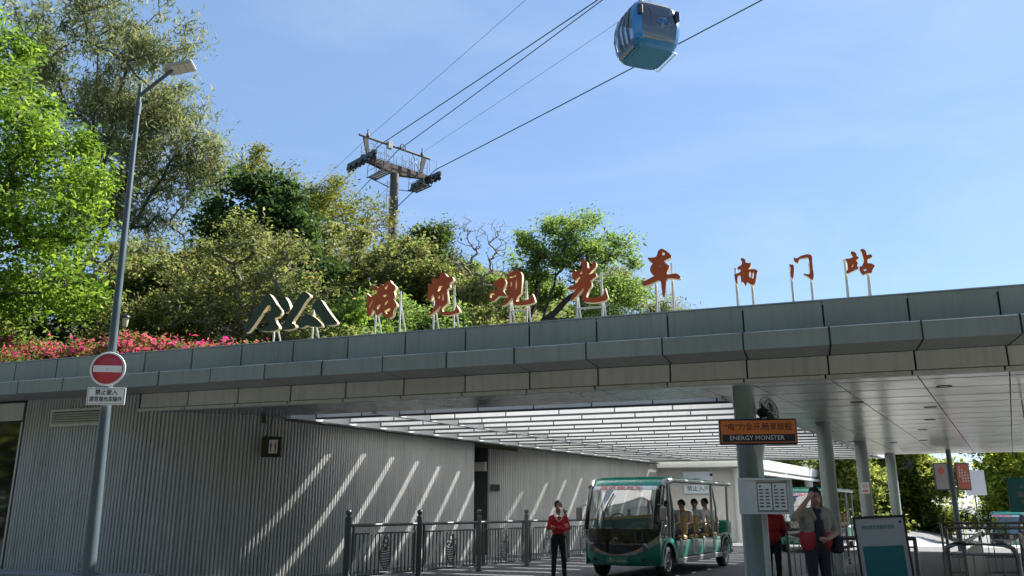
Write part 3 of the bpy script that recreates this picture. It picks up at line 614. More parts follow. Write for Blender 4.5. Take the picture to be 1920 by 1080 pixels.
for i in range(3): MB().box((.07 + i * .155, -.13, -.008), (.205 + i * .155, .13, .003), 0, Mh).build('lamp_lens', 'lens_cream', hd_o)

NE = thing('no_entry_sign', 'round red no-entry sign with white bar on the lamp pole', 'traffic sign', (-6.36, 12.86, 3.595), R(6))
Ms = face_M((0, 0, 0), (1, 0, 0))
dk = MB().lathe([(.001, -.012), (.262, -.012), (.270, -.006), (.270, .004), (.262, .010), (.238, .0105)], 48, M=Ms, cap=False); dk.build('rim', 'sign_white', NE)
MB().lathe([(.001, .0085), (.240, .0085), (.240, .004)], 48, M=Ms).build('disc', 'sign_red', NE)
MB().box((-.215, -.0135, -.052), (.215, -.009, .052)).build('bar', 'sign_white', NE)
MB().lathe([(.001, .016), (.010, .0155), (.011, .0135)], 10, M=Ms).build('bolt', 'steel_dull', NE)
MB().box((-.14, .02, -.02), (.14, .05, .02)).box((-.14, .02, .12), (.14, .05, .15)).build('bracket', 'steel_dull', NE)
PP = thing('sign_plate', 'white rectangular plate with two lines of black characters below the no-entry sign', 'sign', (-6.33, 12.855, 3.165), R(6))
MB().bbox((-.288, -.008, -.135), (.288, .008, .135), .004).build('plate', 'sign_white', PP)
br = MB()
for a, b in (((-.272, -.0105, .116), (.272, -.0085, .121)), ((-.272, -.0105, -.121), (.272, -.0085, -.116)), ((-.272, -.0105, -.116), (-.267, -.0085, .116)), ((.267, -.0105, -.116), (.272, -.0085, .116))): br.box(a, b)
br.build('border', 'ink', PP)
text('禁止驶入', .092, 'ink', PP, face_M((.0, -.011, .055), (1, 0, 0)), bold=.0006, width=.335)
text('游览观光车除外', .086, 'ink', PP, face_M((0, -.011, -.052), (1, 0, 0)), bold=.0006, width=.49)

# ------------------------------------------------------------------ fence with leaf ornaments along the ribbed wall
def seg_pts(n):
    a, b = Vector((-3.32, 17.25, 0)), Vector((3.35, 27.0, 0)); return [a.lerp(b, i / (n - 1)) for i in range(n)]
FP = [Vector(p) for p in ((-3.30, 17.28, 0), (-2.06, 19.1, 0), (-.80, 20.85, 0), (.38, 22.55, 0), (1.50, 24.15, 0), (2.62, 25.75, 0), (3.75, 27.35, 0))]
FE = thing('ornamental_fence', 'dark grey fence with ball-topped posts and leaf-shaped ornaments before the ribbed wall', 'fence', FP[0])
FI = Matrix.Translation(-FP[0])
pm_ = MB().bbox((-.055, -.055, 0), (.055, .055, 1.30), .008).lathe([(.03, 1.30), (.03, 1.325), (.05, 1.345), (.062, 1.385), (.05, 1.425), (.0, 1.445)], 14).lathe([(.085, 0), (.085, .02)], 4).mesh('post', 'fence_grey')
bar = MB().box((-.011, -.011, .16), (.011, .011, .95)).mesh('picket', 'fence_grey')
# leaf ornament: curled frond above, ribbed leaf below, cut from flat bar
def ornament():
    mb = MB()
    def flat(pts, w):
        for i in range(len(pts) - 1):
            a, b = Vector((pts[i][0], 0, pts[i][1])), Vector((pts[i + 1][0], 0, pts[i + 1][1])); d = (b - a); L = d.length
            if L < 1e-5: continue
            d /= L; q = Vector((d.z, 0, -d.x)) * w / 2; yy = Vector((0, .008, 0))
            mb.add([a - q - yy, a + q - yy, b + q - yy, b - q - yy, a - q + yy, a + q + yy, b + q + yy, b - q + yy], PF)
    sp = [(.01 + .085 * (1 - .68 * t) * math.cos(1.2 + 7.2 * t), .82 + .11 * (1 - .68 * t) * math.sin(1.2 + 7.2 * t)) for t in [i / 22 for i in range(23)]]
    flat(sp, .022); flat([(.01, .93), (-.08, .80), (-.07, .70), (.0, .64)], .026); flat([(.05, .90), (.08, .78), (.0, .64)], .024)
    for i in range(8):
        z = .62 - i * .05; w = .15 * math.sin(math.pi * (i + 1.6) / 10.2)
        flat([(-w - .02, z + .012), (-w * .3, z - .008), (w * .4, z + .006), (w + .02, z + .022)], .027)
    flat([(-.16, .60), (-.17, .50), (-.12, .36), (-.02, .22), (.05, .20)], .020); flat([(.16, .66), (.17, .54), (.13, .40), (.05, .27), (.04, .20)], .020)
    flat([(-.16, .60), (-.08, .71), (0, .64), (.08, .70), (.17, .78)], .022)
    return mb.mesh('leaf_ornament', 'fence_grey')
orn = ornament()
for p in FP:
    o = link('post', pm_, FE, Matrix.Translation(p)); o.matrix_parent_inverse = FI
for a, b in zip(FP[:-1], FP[1:]):
    d = (b - a); L = d.length; ang = math.atan2(d.y, d.x); Mq = Matrix.Translation(a) @ Matrix.Rotation(ang, 4, 'Z')
    def fr(mb, name):
        o = mb.build(name, 'fence_grey', FE); o.matrix_parent_inverse = FI; o.matrix_basis = Mq; return o
    fr(MB().tube([(.055, 0, 1.13), (L - .055, 0, 1.13)], .034, 10), 'top_rail')
    fr(MB().box((.14, -.018, .945), (L - .14, .018, .98)), 'middle_rail'); fr(MB().box((.14, -.018, .13), (L - .14, .018, .165)), 'bottom_rail')
    fr(MB().box((.135, -.02, .10), (.175, .02, 1.10)), 'stile'); fr(MB().box((L - .175, -.02, .10), (L - .135, .02, 1.10)), 'stile')
    k = int((L - .45) / .115)
    for i in range(k + 1):
        x = .225 + (L - .45) * i / k
        if abs(x - L / 2) < .07: continue
        o = link('picket', bar, FE, Mq @ Matrix.Translation((x, 0, 0))); o.matrix_parent_inverse = FI
    o = link('leaf_ornament', orn, FE, Mq @ Matrix.Translation((L / 2, -.022, 0))); o.matrix_parent_inverse = FI

# ------------------------------------------------------------------ box with toilet signs on the ribbed wall
tb = thing('sign_box', 'black box with blue and red figure signs hung on the ribbed wall', 'sign box', G(4.33, 1.86, 2.56) + Vector((.12, -.13, 0)), R(12))
MB().bbox((-.22, -.16, 0), (.22, .02, .44), .02).build('case', 'bus_black', tb)
MB().box((-.06, -.168, .08), (.12, -.161, .37)).build('sign_sheet', 'sign_white', tb)
for x, m_ in ((-.018, 'screen_blue'), (.078, 'sign_red')):
    MB().box((x - .022, -.1725, .19), (x + .022, -.169, .30)).lathe([(.018, 0), (.018, .003)], 10, M=face_M((x, -.169, .335), (1, 0, 0))).box((x - .015, -.1725, .10), (x + .015, -.169, .19)).build('figure', m_, tb)
MB().tube([(-.16, .0, .42), (-.10, .03, .60), (-.02, .03, .92)], .008, 6).build('cable', 'ink', tb)

# ------------------------------------------------------------------ sign, fan and charger cabinet on the first column
C1 = G(12.85, .42, 0)
sb = thing('orange_sign', 'orange and black lit-box sign with black characters mounted on the first column', 'sign', (3.87, 13.10, 2.64), R(-8))
MB().bbox((-.645, .0, -.215), (.645, .14, .215), .015).build('case', 'black_metal', sb)
MB().box((-.620, -.008, -.188), (.620, .002, .190)).build('orange_panel', 'orange', sb)
MB().box((-.600, -.013, -.172), (.600, -.009, -.045)).build('black_band', 'ink', sb)
sb.scale = (.92, .92, .92)
text('“电”力全开,畅享旅程', .135, 'ink', sb, face_M((0, -.010, .075), (1, 0, 0)), bold=.0008, width=1.12)
text('ENERGY MONSTER', .105, 'panel_white', sb, face_M((-.03, -.015, -.108), (1, 0, 0)), bold=0, width=.90)
MB().box((-.10, .14, -.05), (.10, .50, .05)).build('bracket', 'steel_dull', sb)
cb = thing('charger_cabinet', 'grey-white cabinet with two slotted power-bank panels fixed to the first column', 'cabinet', (3.93, 13.10, 1.66), R(-8))
cs = MB(); cs.box((-.42, .10, -.27), (.42, .36, .27)); cs.box((-.42, -.02, .235), (.42, .10, .27)); cs.box((-.42, -.02, -.27), (.42, .10, -.235)); cs.box((-.42, -.02, -.235), (-.385, .10, .235)); cs.box((.385, -.02, -.235), (.42, .10, .235))
cs.box((-.385, .0, -.235), (-.16, .095, .235)); cs.box((.335, .02, -.235), (.384, .095, .235)); cs.build('case', 'panel_white', cb)
cb.scale = (.92, .92, 1)
for x0 in (-.145, .10):
    p = MB().bbox((x0, .01, -.215), (x0 + .225, .095, .19), .008).build('slot_panel', 'sign_white', cb)
    for r_ in range(6):
        for c_ in range(2):
            MB().box((x0 + .025 + c_ * .10, .004, .085 - r_ * .05), (x0 + .085 + c_ * .10, .012, .102 - r_ * .05)).build('slot', 'ink', p)
    MB().box((x0 + .03, .006, .128), (x0 + .058, .011, .165)).build('mark', 'screen_blue', p)
MB().tube([(-.02, .30, -.26), (-.02, .30, -1.66)], .05, 12).build('leg', 'column_light', cb)
MB().tube([(-.02, .30, .27), (-.02, .30, .62)], .05, 12).lathe([(.055, .60), (.09, .76), (.09, .80)], 14, M=Matrix.Translation((-.02, .30, 0))).build('mast', 'column_light', cb)

def wall_fan(loc, rz, lab):
    t = thing('wall_fan', lab, 'fan', loc, rz, 'fans on the columns')
    Mr = Matrix.Rotation(R(78), 4, 'X')
    cg = MB()
    for rr in (.23, .17, .10):
        cg.tube([Mr @ Vector((rr * math.cos(a), rr * math.sin(a), .05 if rr > .2 else .10)) for a in [2 * math.pi * i / 28 for i in range(29)]], .0045, 5)
    for i in range(20):
        a = 2 * math.pi * i / 20
        cg.tube([Mr @ Vector((.03 * math.cos(a), .03 * math.sin(a), .11)), Mr @ Vector((.15 * math.cos(a), .15 * math.sin(a), .105)), Mr @ Vector((.23 * math.cos(a), .23 * math.sin(a), .05)), Mr @ Vector((.15 * math.cos(a), .15 * math.sin(a), -.02))], .003, 4)
    cg.build('cage', 'black_metal', t)
    for k in range(3):
        bl = MB(); rows = []
        for i in range(7):
            q = k * 2.094 + i / 6 * 1.25
            rows.append([Mr @ Vector((r_ * math.cos(q), r_ * math.sin(q), .03 + .04 * (i / 6 - .5))) for r_ in (.035, .10, .15, .19 - .03 * abs(i - 3) / 3)])
        bl.grid(rows); bl.build('blade', 'black_plastic', t)
    MB().sphere(Mr @ Vector((0, 0, -.08)), (.085, .11, .085)).build('motor', 'black_plastic', t)
    MB().tube([Mr @ Vector((0, 0, -.10)), (-.10, .06, -.14), (-.26, .10, -.14)], .022, 8).build('arm', 'black_plastic', t)
    return t
wall_fan(C1 + Vector((.36, -.02, 3.05)), R(35), 'black wall fan behind the orange sign, fixed to the first column')
wall_fan(G(12.74, 21.4, 0) + Vector((.45, -.35, 3.05)), R(20), 'black wall fan on the farthest column, against the sunlit trees')
ns2 = thing('no_smoking_sign', 'small white no-smoking sticker on the third column', 'sign', G(12.72, 14.3, 2.05) + Vector((-.075, -.187, 0)), R(-16))
MB().box((-.12, -.006, -.17), (.12, .0, .17)).build('sheet', 'sign_white', ns2)
MB().tube([(.06 * math.cos(a), -.012, .05 + .06 * math.sin(a)) for a in [2 * math.pi * i / 16 for i in range(17)]], .007, 5).box((-.05, -.012, .045), (.05, -.007, .056)).box((-.08, -.012, -.11), (.08, -.007, -.07)).build('symbol', 'sign_red', ns2)

# ------------------------------------------------------------------ notice board standing on the right
nbd = thing('notice_board', 'black-framed standing notice board with grey sheet and teal panel beside the columns', 'notice board', (5.62, 12.95, 0), R(-12))
Mt = Matrix.Rotation(R(-2.5), 4, 'Y') @ Matrix.Rotation(R(-3), 4, 'X')
fb2 = MB(); fb2.box((-.40, .0, 1.335), (.40, .04, 1.37), 0, Mt); fb2.box((-.40, .0, .10), (.40, .04, .13), 0, Mt); fb2.box((-.40, .0, .13), (-.37, .04, 1.335), 0, Mt); fb2.box((.37, .0, .13), (.40, .04, 1.335), 0, Mt); fb2.box((-.37, .025, .13), (.37, .035, 1.335), 0, Mt)
nbd.scale = (.93, .93, 1)
fb2.build('frame', 'black_metal', nbd)
MB().box((-.37, .012, .13), (.37, .022, 1.335), 0, Mt).build('sheet', 'poster_grey', nbd)
MB().bbox((-.31, .004, .15), (.31, .0115, .93), .003, 0, Mt).build('teal_panel', 'blue_teal', nbd)
text('预约观光车乘车须知', .07, 'blue_teal', nbd, Mt @ face_M((-.03, .0105, 1.20), (1, 0, 0)), width=.50)
MB().lathe([(.022, 0), (.022, .003)], 10, M=Mt @ face_M((.32, .0115, 1.27), (1, 0, 0))).build('emblem', 'ink', nbd)
MB().tube([(-.3, .03, .12), (-.3, .30, .0)], .015, 6).tube([(.3, .03, .12), (.3, .30, .0)], .015, 6).tube([(-.3, .02, .12), (-.3, -.05, .0)], .015, 6).tube([(.3, .02, .12), (.3, -.05, 0)], .015, 6).build('stand', 'black_metal', nbd)

# ------------------------------------------------------------------ queue barriers
barrier_n = [0]
def barrier(a, b, lab, h=1.06, hoop=False, dense=.16, r=.028):
    a = Vector((*a, 0)); b = Vector((*b, 0)); d = b - a; L = d.length
    t = thing('queue_barrier', lab, 'barrier', a, math.atan2(d.y, d.x), 'steel queue barriers')
    if hoop:
        pts = [(0, 0, 0), (0, 0, h - .14), (.04, 0, h - .04), (.14, 0, h), (L - .14, 0, h), (L - .04, 0, h - .04), (L, 0, h - .14), (L, 0, 0)]
        MB().tube(pts, .032, 10).build('hoop', 'steel', t)
    else:
        MB().tube([(-.02, 0, h), (L + .02, 0, h)], .034, 10).build('top_rail', 'steel', t)
        for x in (0, L): MB().tube([(x, 0, 0), (x, 0, h)], .032, 10).lathe([(.07, 0), (.07, .015)], 12, M=Matrix.Translation((x, 0, 0))).build('post', 'steel', t)
    MB().tube([(0, 0, .16), (L, 0, .16)], .018, 8).build('bottom_rail', 'steel', t)
    MB().tube([(0, 0, h - .13), (L, 0, h - .13)], .014, 8).build('upper_rail', 'steel', t)
    k = max(1, int(L / dense)); bm_ = MB().tube([(0, 0, .16), (0, 0, h - .13)], .010, 6).mesh('bar', 'steel')
    for i in range(1, k): link('bar', bm_, t, Matrix.Translation((L * i / k, 0, 0)))
    return t
barrier((6.6, 12.6), (9.3, 17.1), 'steel barrier receding behind the notice board to the right', .98, dense=.13)
barrier((7.02, 11.75), (9.75, 16.5), 'dark steel barrier seen almost end-on, right of the notice board', .98, dense=.10)
barrier((5.95, 11.9), (6.75, 11.55), 'rounded steel hoop barrier just right of the notice board', 1.0, hoop=True)
barrier((7.12, 11.35), (8.25, 11.2), 'rounded steel hoop barrier at the right edge of the picture', 1.0, hoop=True, dense=.45)
barrier((9.3, 18.4), (12.6, 18.2), 'long pale steel barrier running across behind the end-on ones', 1.06, dense=.42)
barrier((12.0, 24.0), (14.9, 23.6), 'far steel barrier in front of the distant white shuttle', 1.06, dense=.5)
barrier((15.2, 23.4), (19.6, 22.4), 'far steel barrier before the shuttle with the red stripe', 1.06, dense=.5)
barrier((5.25, 16.4), (7.4, 20.0), 'steel barrier behind the person in the red coat', 1.0, dense=.42)
barrier((5.0, 14.3), (6.5, 13.9), 'steel barrier behind the person in the cream jacket', 1.0, dense=.30)
barrier((7.6, 20.3), (9.2, 23.6), 'steel barrier between second and third columns', 1.06, dense=.42)

# ------------------------------------------------------------------ banner pole, teal direction sign, far post with lilac board
bpole = thing('banner_pole', 'slim grey pole carrying a lilac and a salmon banner board on the right', 'pole', (15.55, 29.9, -.3), R(-4))
MB().tube([(0, 0, 0), (0, 0, 5.2)], [.10, .075], 12).build('pole', 'pole_grey', bpole)
for x0, m_ in ((-.58, 'poster_lilac'), (.16, 'poster_pink')):
    q = MB().bbox((x0 - .02, -.06, 2.36), (x0 + .46, -.01, 3.30), .008).build('board_frame', 'pole_grey', bpole)
    MB().box((x0 + .01, -.07, 2.40), (x0 + .43, -.062, 3.26)).build('board_face', m_, q)
MB().tube([(-.2, .0, 3.2), (.2, 0, 3.2)], .02, 6).tube([(-.2, .0, 2.45), (.2, 0, 2.45)], .02, 6).build('bracket', 'pole_grey', bpole)
MB().sphere((-.36, -.073, 3.02), (.12, .004, .13)).box((-.363, -.077, 2.62), (-.357, -.071, 2.88)).build('balloon_print', 'poster_pink', bpole)
pr_ = MB()
for i in range(4):
    for j in range(5 - abs(i - 1)): pr_.box((.24 + i * .09, -.075, 3.12 - i * .09 - j * .10), (.29 + i * .09, -.0705, 3.18 - i * .09 - j * .10))
pr_.build('print', 'sign_white', bpole)
ds = thing('direction_sign', 'dark teal hanging sign with white lettering at the right edge', 'sign', (9.50, 15.6, 1.40), R(-10))
MB().bbox((-.34, 0, 0), (.62, .06, .62), .008).build('panel', 'blue_teal', ds)
text('A线', .11, 'lamp_grey', ds, face_M((-.06, -.003, .46), (1, 0, 0)))
text('乘客入口', .11, 'lamp_grey', ds, face_M((.03, -.003, .31), (1, 0, 0)), width=.46)
text('ENTRANCE', .07, 'lamp_grey', ds, face_M((.03, -.003, .19), (1, 0, 0)))
MB().tube([(.14, .03, .62), (.14, .03, 2.05)], .02, 8).build('hanger', 'steel_dull', ds)
lb2 = thing('lilac_board', 'pale faded board standing among the trees on the right', 'board', (21.0, 38.5, -1.0), R(-8))
MB().box((-.35, 0, 3.0), (.50, .04, 4.1)).build('sheet', 'poster_grey', lb2); MB().tube([(0, .05, 0), (0, .05, 4.1)], .03, 8).build('post', 'pole_grey', lb2)

# ------------------------------------------------------------------ carved drum stone at the foot of the wall, lamp on the bank, white rod
st = thing('drum_stone', 'small carved grey drum stone at the foot of the ribbed wall', 'stone', B(2.78, .62, .18), AZU)
MB().lathe([(.0, -.07), (.15, -.07), (.19, -.055), (.20, -.02), (.20, .02), (.19, .055), (.15, .07), (.0, .07)], 22, M=Matrix.Translation((0, 0, .22)) @ Matrix.Rotation(R(90), 4, 'X')).build('drum', 'stone_grey', st)
MB().bbox((-.24, -.12, .0), (.24, .12, .07), .02).bbox((-.16, -.10, .07), (.16, .10, .13), .02).build('plinth', 'stone_grey', st)
ro = MB().lathe([(.001, .0), (.02, .0), (.025, -.004)], 8, M=Matrix.Translation((0, -.074, .22)) @ Matrix.Rotation(R(90), 4, 'X'))
for i in range(8):
    a = i * math.pi / 4; ro.lathe([(.001, .003), (.018, .0), (.02, -.004)], 8, M=Matrix.Translation((.065 * math.cos(a), -.074, .22 + .065 * math.sin(a))) @ Matrix.Rotation(R(90), 4, 'X'))
ro.build('rosette', 'backing', st)
gl = thing('garden_lamp', 'small garden lamp with cream shade and dark cap among the flowers', 'lamp', (-10.86, 22.6, 4.40))
gl.scale = (.62, .62, 1)
MB().tube([(0, 0, 0), (0, 0, 1.95)], .04, 8).build('post', 'pole_grey', gl)
MB().lathe([(.07, 1.95), (.13, 1.99), (.17, 2.22)], 4).build('shade', 'lens_cream', gl)
MB().lathe([(.24, 2.22), (.25, 2.25), (.09, 2.33), (.0, 2.34)], 4).build('cap', 'black_metal', gl)
tag(MB().tube([(-9.30, 20.4, 4.3), (-9.28, 20.4, 5.75)], .018, 6).build('white_rod', 'support_white'), 'thin white rod standing in the flowering shrubs', 'rod')
# ------------------------------------------------------------------ sightseeing bus
AZW = math.atan2(PW.y, PW.x); BW = .875
def bus_x(y, z):
    zz = [.26, .34, .50, .75, 1.0, 1.5, 1.9, 2.02, 2.10, 2.135]; xx = [.14, .06, .01, .0, .03, .17, .34, .46, .66, .95]
    return float(np.interp(z, zz, xx)) + .34 * (abs(y) / BW) ** 2.8
def patch(zlo, zhi, y0=-BW, y1=BW, ny=28, nz=8, off=0.):
    rows = []
    for i in range(nz + 1):
        r_ = []
        for j in range(ny + 1):
            y = y0 + (y1 - y0) * j / ny; a = zlo(y) if callable(zlo) else zlo; b = zhi(y) if callable(zhi) else zhi
            z = a + (b - a) * i / nz; r_.append((bus_x(y, z) - off, y, z))
        rows.append(r_)
    return rows
def smile(y): return .50 + .30 * (abs(y) / BW) ** 2.4
def make_bus():
    t = thing('sightseeing_bus', 'teal sightseeing bus', 'bus')
    f = MB(); f.grid(patch(.27, lambda y: smile(y) - .035)); f.build('front_bumper', 'bus_green', t)
    MB().grid(patch(lambda y: smile(y) - .035, lambda y: smile(y) + .11 * (abs(y) / BW) ** 1.5 + .01, off=.006)).build('silver_band', 'bus_silver', t)
    MB().grid(patch(lambda y: smile(y) + .11 * (abs(y) / BW) ** 1.5 + .01, .985)).build('front_mask', 'bus_black', t)
    MB().grid(patch(.985, 1.04, off=.004)).grid(patch(1.04, 1.93, -BW, -.76, 6, 10, .004)).grid(patch(1.04, 1.93, .76, BW, 6, 10, .004)).build('windscreen_frame', 'bus_black', t)
    ws = MB(); ws.grid(patch(1.04, 1.86, -.76, .76)); ws_o = ws.build('windscreen', 'bus_glass', t)
    MB().grid(patch(1.86, 1.945, -.76, .76, off=.004)).build('name_strip', 'strip_blue', t)
    text('游览观光车', .11, 'strip_red', t, face_M((bus_x(0, 1.90) - .014, -.02, 1.903), (0, -1, 0), (.35, 0, 1)), bold=.001, width=1.05)
    MB().grid(patch(1.945, 2.135, off=.002)).build('front_hood', 'bus_green', t)
    MB().lathe([(.045, 0), (.055, .006), (.045, .012)], 16, M=face_M((bus_x(0, .80) - .004, 0, .80), (0, -1, 0)), cap=False).build('badge', 'steel_dull', t)
    # wiper
    x0 = bus_x(0, 1.0) - .03
    wp = MB().tube([(x0, .05, .98), (bus_x(.2, 1.5) - .04, .27, 1.47)], .012, 6).tube([(x0, .02, .98), (bus_x(.2, 1.45) - .04, .22, 1.45)], .009, 6).tube([(bus_x(.3, 1.12) - .03, .33, 1.15), (bus_x(.28, 1.5) - .04, .26, 1.5), (bus_x(.1, 1.75) - .03, .12, 1.78)], .014, 6)
    wp.build('wiper', 'black_plastic', t)
    for s_ in (-1, 1):
        y = s_ * .60; zc = .66; Mh = Matrix.Translation((bus_x(y, zc) - .01, y, zc)) @ Matrix.Rotation(R(-90), 4, 'Y') @ Matrix.Rotation(R(s_ * 22), 4, 'X')
        hl = MB().lathe([(.085, -.04), (.085, .005), (.07, .02), (.045, .025), (.0, .012)], 18, M=Mh).build('headlight', 'lamp_glass', t)
        MB().lathe([(.0, -.015), (.042, .028), (.05, .030), (.052, .022)], 14, M=Mh).build('reflector', 'steel', hl)
        y2 = s_ * .47; MB().bbox((bus_x(y2, .585) - .022, y2 - .06, .555), (bus_x(y2, .585) + .02, y2 + .06, .60), .012).build('indicator', 'amber', t)
        y3 = s_ * .56; MB().lathe([(.045, -.03), (.045, .01), (.03, .018), (.0, .018)], 12, M=Matrix.Translation((bus_x(y3, .40) - .004, y3, .40)) @ Matrix.Rotation(R(-90), 4, 'Y')).build('fog_lamp', 'black_plastic', t)
        # mirror
        MB().tube([(.42, s_ * .84, 1.55), (.30, s_ * 1.0, 1.50)], .014, 6).bbox((.24, s_ * 1.0 - .07, 1.20), (.32, s_ * 1.0 + .07, 1.50), .025).build('mirror', 'bus_silver', t)
        # side shell around the cab: silver sweep from the hood down to the pillar
        MB().tube([(.36 + .34 * .9, s_ * (BW - .01), 1.93), (.78, s_ * (BW + .01), 2.04), (1.15, s_ * (BW + .01), 2.07)], .065, 10).build('corner_sweep', 'bus_silver', t)
        MB().tube([(.36, s_ * (BW + .0), 1.02), (.50, s_ * (BW + .0), 1.45), (.70, s_ * (BW - .01), 1.95)], .05, 8).build('windscreen_pillar', 'bus_black', t)
        MB().tube([(1.05, s_ * .84, .80), (1.02, s_ * .86, 1.40), (.98, s_ * .86, 2.04)], .034, 8).build('pillar', 'bus_silver', t)
        MB().tube([(1.32, s_ * .84, .80), (1.27, s_ * .86, 1.40), (1.05, s_ * .86, 2.02)], .030, 8).build('pillar', 'bus_silver', t)
        MB().tube([(4.15, s_ * .84, .80), (4.15, s_ * .86, 2.04)], .034, 8).build('pillar', 'bus_silver', t)
        MB().tube([(4.55, s_ * .84, .80), (4.45, s_ * .86, 1.5), (4.20, s_ * .86, 2.02)], .030, 8).build('pillar', 'bus_silver', t)
        MB().tube([(5.55, s_ * .82, .70), (5.60, s_ * .84, 2.02)], .036, 8).build('pillar', 'bus_silver', t)
        MB().tube([(1.0, s_ * .87, 2.075), (5.75, s_ * .87, 2.075)], .048, 10).build('roof_rail', 'bus_silver', t)
        # lower side: fender arches, panels between seats, silver sill
        ya = s_ * BW
        def arch(xc, name):
            mb = MB(); rows = []
            for i in range(17):
                a = math.pi * i / 16; rows.append([(xc + (.40) * math.cos(a), ya, .34 + .40 * math.sin(a)), (xc + .52 * math.cos(a), ya + s_ * .02, .34 + .50 * math.sin(a)), (xc + .52 * math.cos(a), ya - s_ * .30, .34 + .50 * math.sin(a))])
            mb.grid(rows); mb.build(name, 'bus_green' if xc < 2 else 'bus_black', t)
        arch(.90, 'front_fender'); arch(5.18, 'rear_fender')
        sp = MB(); rows = []
        for i in range(9):
            z = .27 + .62 * i / 8; rows.append([(.30 + .06 * math.sin(3 * z), ya * .995, z), (.42, ya * 1.0, z)])
        MB().add([(.33, ya, .27), (.50, ya, .27), (.50, ya, .74), (.38, ya, .98), (.34, ya, .98)], [(0, 1, 2, 3, 4)]).build('cab_side', 'bus_green', t)
        MB().bbox((1.40, min(ya, ya - s_ * .05), .40), (4.72, max(ya, ya - s_ * .05), .76), .015).build('side_panel', 'bus_green', t)
        for i in range(4):
            xq = 1.62 + i * .82
            MB().bbox((xq, min(ya + s_ * .012, ya - s_ * .03), .42), (xq + .16, max(ya + s_ * .012, ya - s_ * .03), .80), .02).build('entry_cover', 'bus_silver', t)
        MB().bbox((1.35, min(ya + s_ * .02, ya - s_ * .12), .27), (4.75, max(ya + s_ * .02, ya - s_ * .12), .385), .012).build('sill', 'bus_silver', t)
    yy = [-.87 + 1.74 * i / 20 for i in range(21)]; rp_ = [(bus_x(y, 2.09) + .03, y) for y in yy] + [(5.70, .87), (5.80, .80), (5.80, -.80), (5.70, -.87)]
    rf_ = MB().prism(rp_, 2.085, 2.125, lambda a, b, q: (a, b, q)); rf_.prism([(a + (.10 if a < 3 else -.06), b * .94) for a, b in rp_], 2.126, 2.15, lambda a, b, q: (a, b, q)); rf_.build('roof', 'bus_green', t)
    MB().bbox((.40, -.80, .36), (5.7, .80, .44), .01).build('floor', 'black_plastic', t)
    MB().bbox((5.40, -.86, .30), (5.80, .86, 1.15), .05).build('rear_body', 'bus_green', t)
    MB().bbox((.45, -.78, .80), (.78, .78, 1.0), .03).build('dashboard', 'black_plastic', t)
    MB().add([(.30, -.68, 1.05), (.30, .68, 1.05), (.40, .68, 1.20), (.40, -.68, 1.26)], [(0, 1, 2, 3)]).build('dash_card', 'dash_teal', t)
    MB().add([(.41, -.68, 1.262), (.41, .68, 1.202), (.44, .68, 1.26), (.44, -.68, 1.34)], [(0, 1, 2, 3)]).build('dash_banner', 'dash_yellow', t)
    Mw = Matrix.Translation((.95, .38, 1.18)) @ Matrix.Rotation(R(-60), 4, 'Y')
    MB().tube([Mw @ Vector((.19 * math.cos(a), .19 * math.sin(a), 0)) for a in [2 * math.pi * i / 20 for i in range(21)]], .016, 6).tube([Mw @ Vector((0, 0, 0)), (.70, .38, .95)], .025, 6).build('steering_wheel', 'black_plastic', t)
    # plate
    pl_ = MB().bbox((bus_x(0, .38) - .035, -.26, .315), (bus_x(0, .38) + .02, .24, .455), .008).build('number_plate', 'plate_green', t)
    text('粤A·G8366', .10, 'lamp_grey', pl_, face_M((bus_x(0, .38) - .038, -.01, .385), (0, -1, 0)), width=.40)
    # wheels
    for xc in (.90, 5.18):
        for s_ in (-1, 1):
            Mw_ = Matrix.Translation((xc, s_ * .74, .34)) @ Matrix.Rotation(R(-90 * s_), 4, 'X')
            w = thing_part('wheel', t)
            MB().lathe([(.20, -.10), (.27, -.105), (.325, -.085), (.34, -.04), (.34, .04), (.325, .085), (.27, .105), (.20, .10)], 28, M=Mw_, cap=False).build('tyre', 'tyre', w)
            MB().lathe([(.205, .088), (.20, .05), (.0, .05)], 24, M=Mw_).build('hub', 'black_metal', w)
            rm = MB().lathe([(.212, .092), (.205, .100), (.190, .092)], 24, M=Mw_, cap=False).lathe([(.055, .06), (.055, .088), (.0, .092)], 16, M=Mw_)
            for k in range(7):
                a = 2 * math.pi * k / 7; rm.add([Mw_ @ Vector(p) for p in ((.04 * math.cos(a - .5), .04 * math.sin(a - .5), .075), (.04 * math.cos(a + .5), .04 * math.sin(a + .5), .075), (.20 * math.cos(a + .13), .20 * math.sin(a + .13), .092), (.20 * math.cos(a - .13), .20 * math.sin(a - .13), .092))], [(0, 1, 2, 3)])
            rm.build('rim', 'rim', w)
    # seats: a front grey row and four tan benches with chrome armrails
    def seat(x, m_, y0, y1):
        sd = thing_part('seat', t)
        MB().bbox((x - .42, y0, .74), (x + .02, y1, .86), .035).build('cushion', m_, sd)
        Mb = Matrix.Translation((x, 0, .84)) @ Matrix.Rotation(R(10), 4, 'Y')
        MB().bbox((-.04, y0 + .01, .0), (.06, y1 - .01, .45), .04, 0, Mb).build('backrest', m_, sd)
        MB().bbox((x - .38, y0 + .03, .42), (x - .02, y1 - .03, .75), .01).build('base', 'bus_green' if m_ == 'seat_tan' else 'black_plastic', sd)
        for yy in (y0 - .012, y1 + .012):
            MB().tube([(x - .34, yy, .74), (x - .34, yy, 1.02), (x - .28, yy, 1.08), (x + .02, yy, 1.10)], .014, 6).build('armrail', 'steel', sd)
    seat(1.62, 'seat_grey', .08, .62); seat(1.62, 'seat_grey', -.62, -.08)
    for i in range(4):
        x = 2.35 + i * .82
        seat(x, 'seat_tan', -.80, -.05); seat(x, 'seat_tan', .05, .80)
    return t
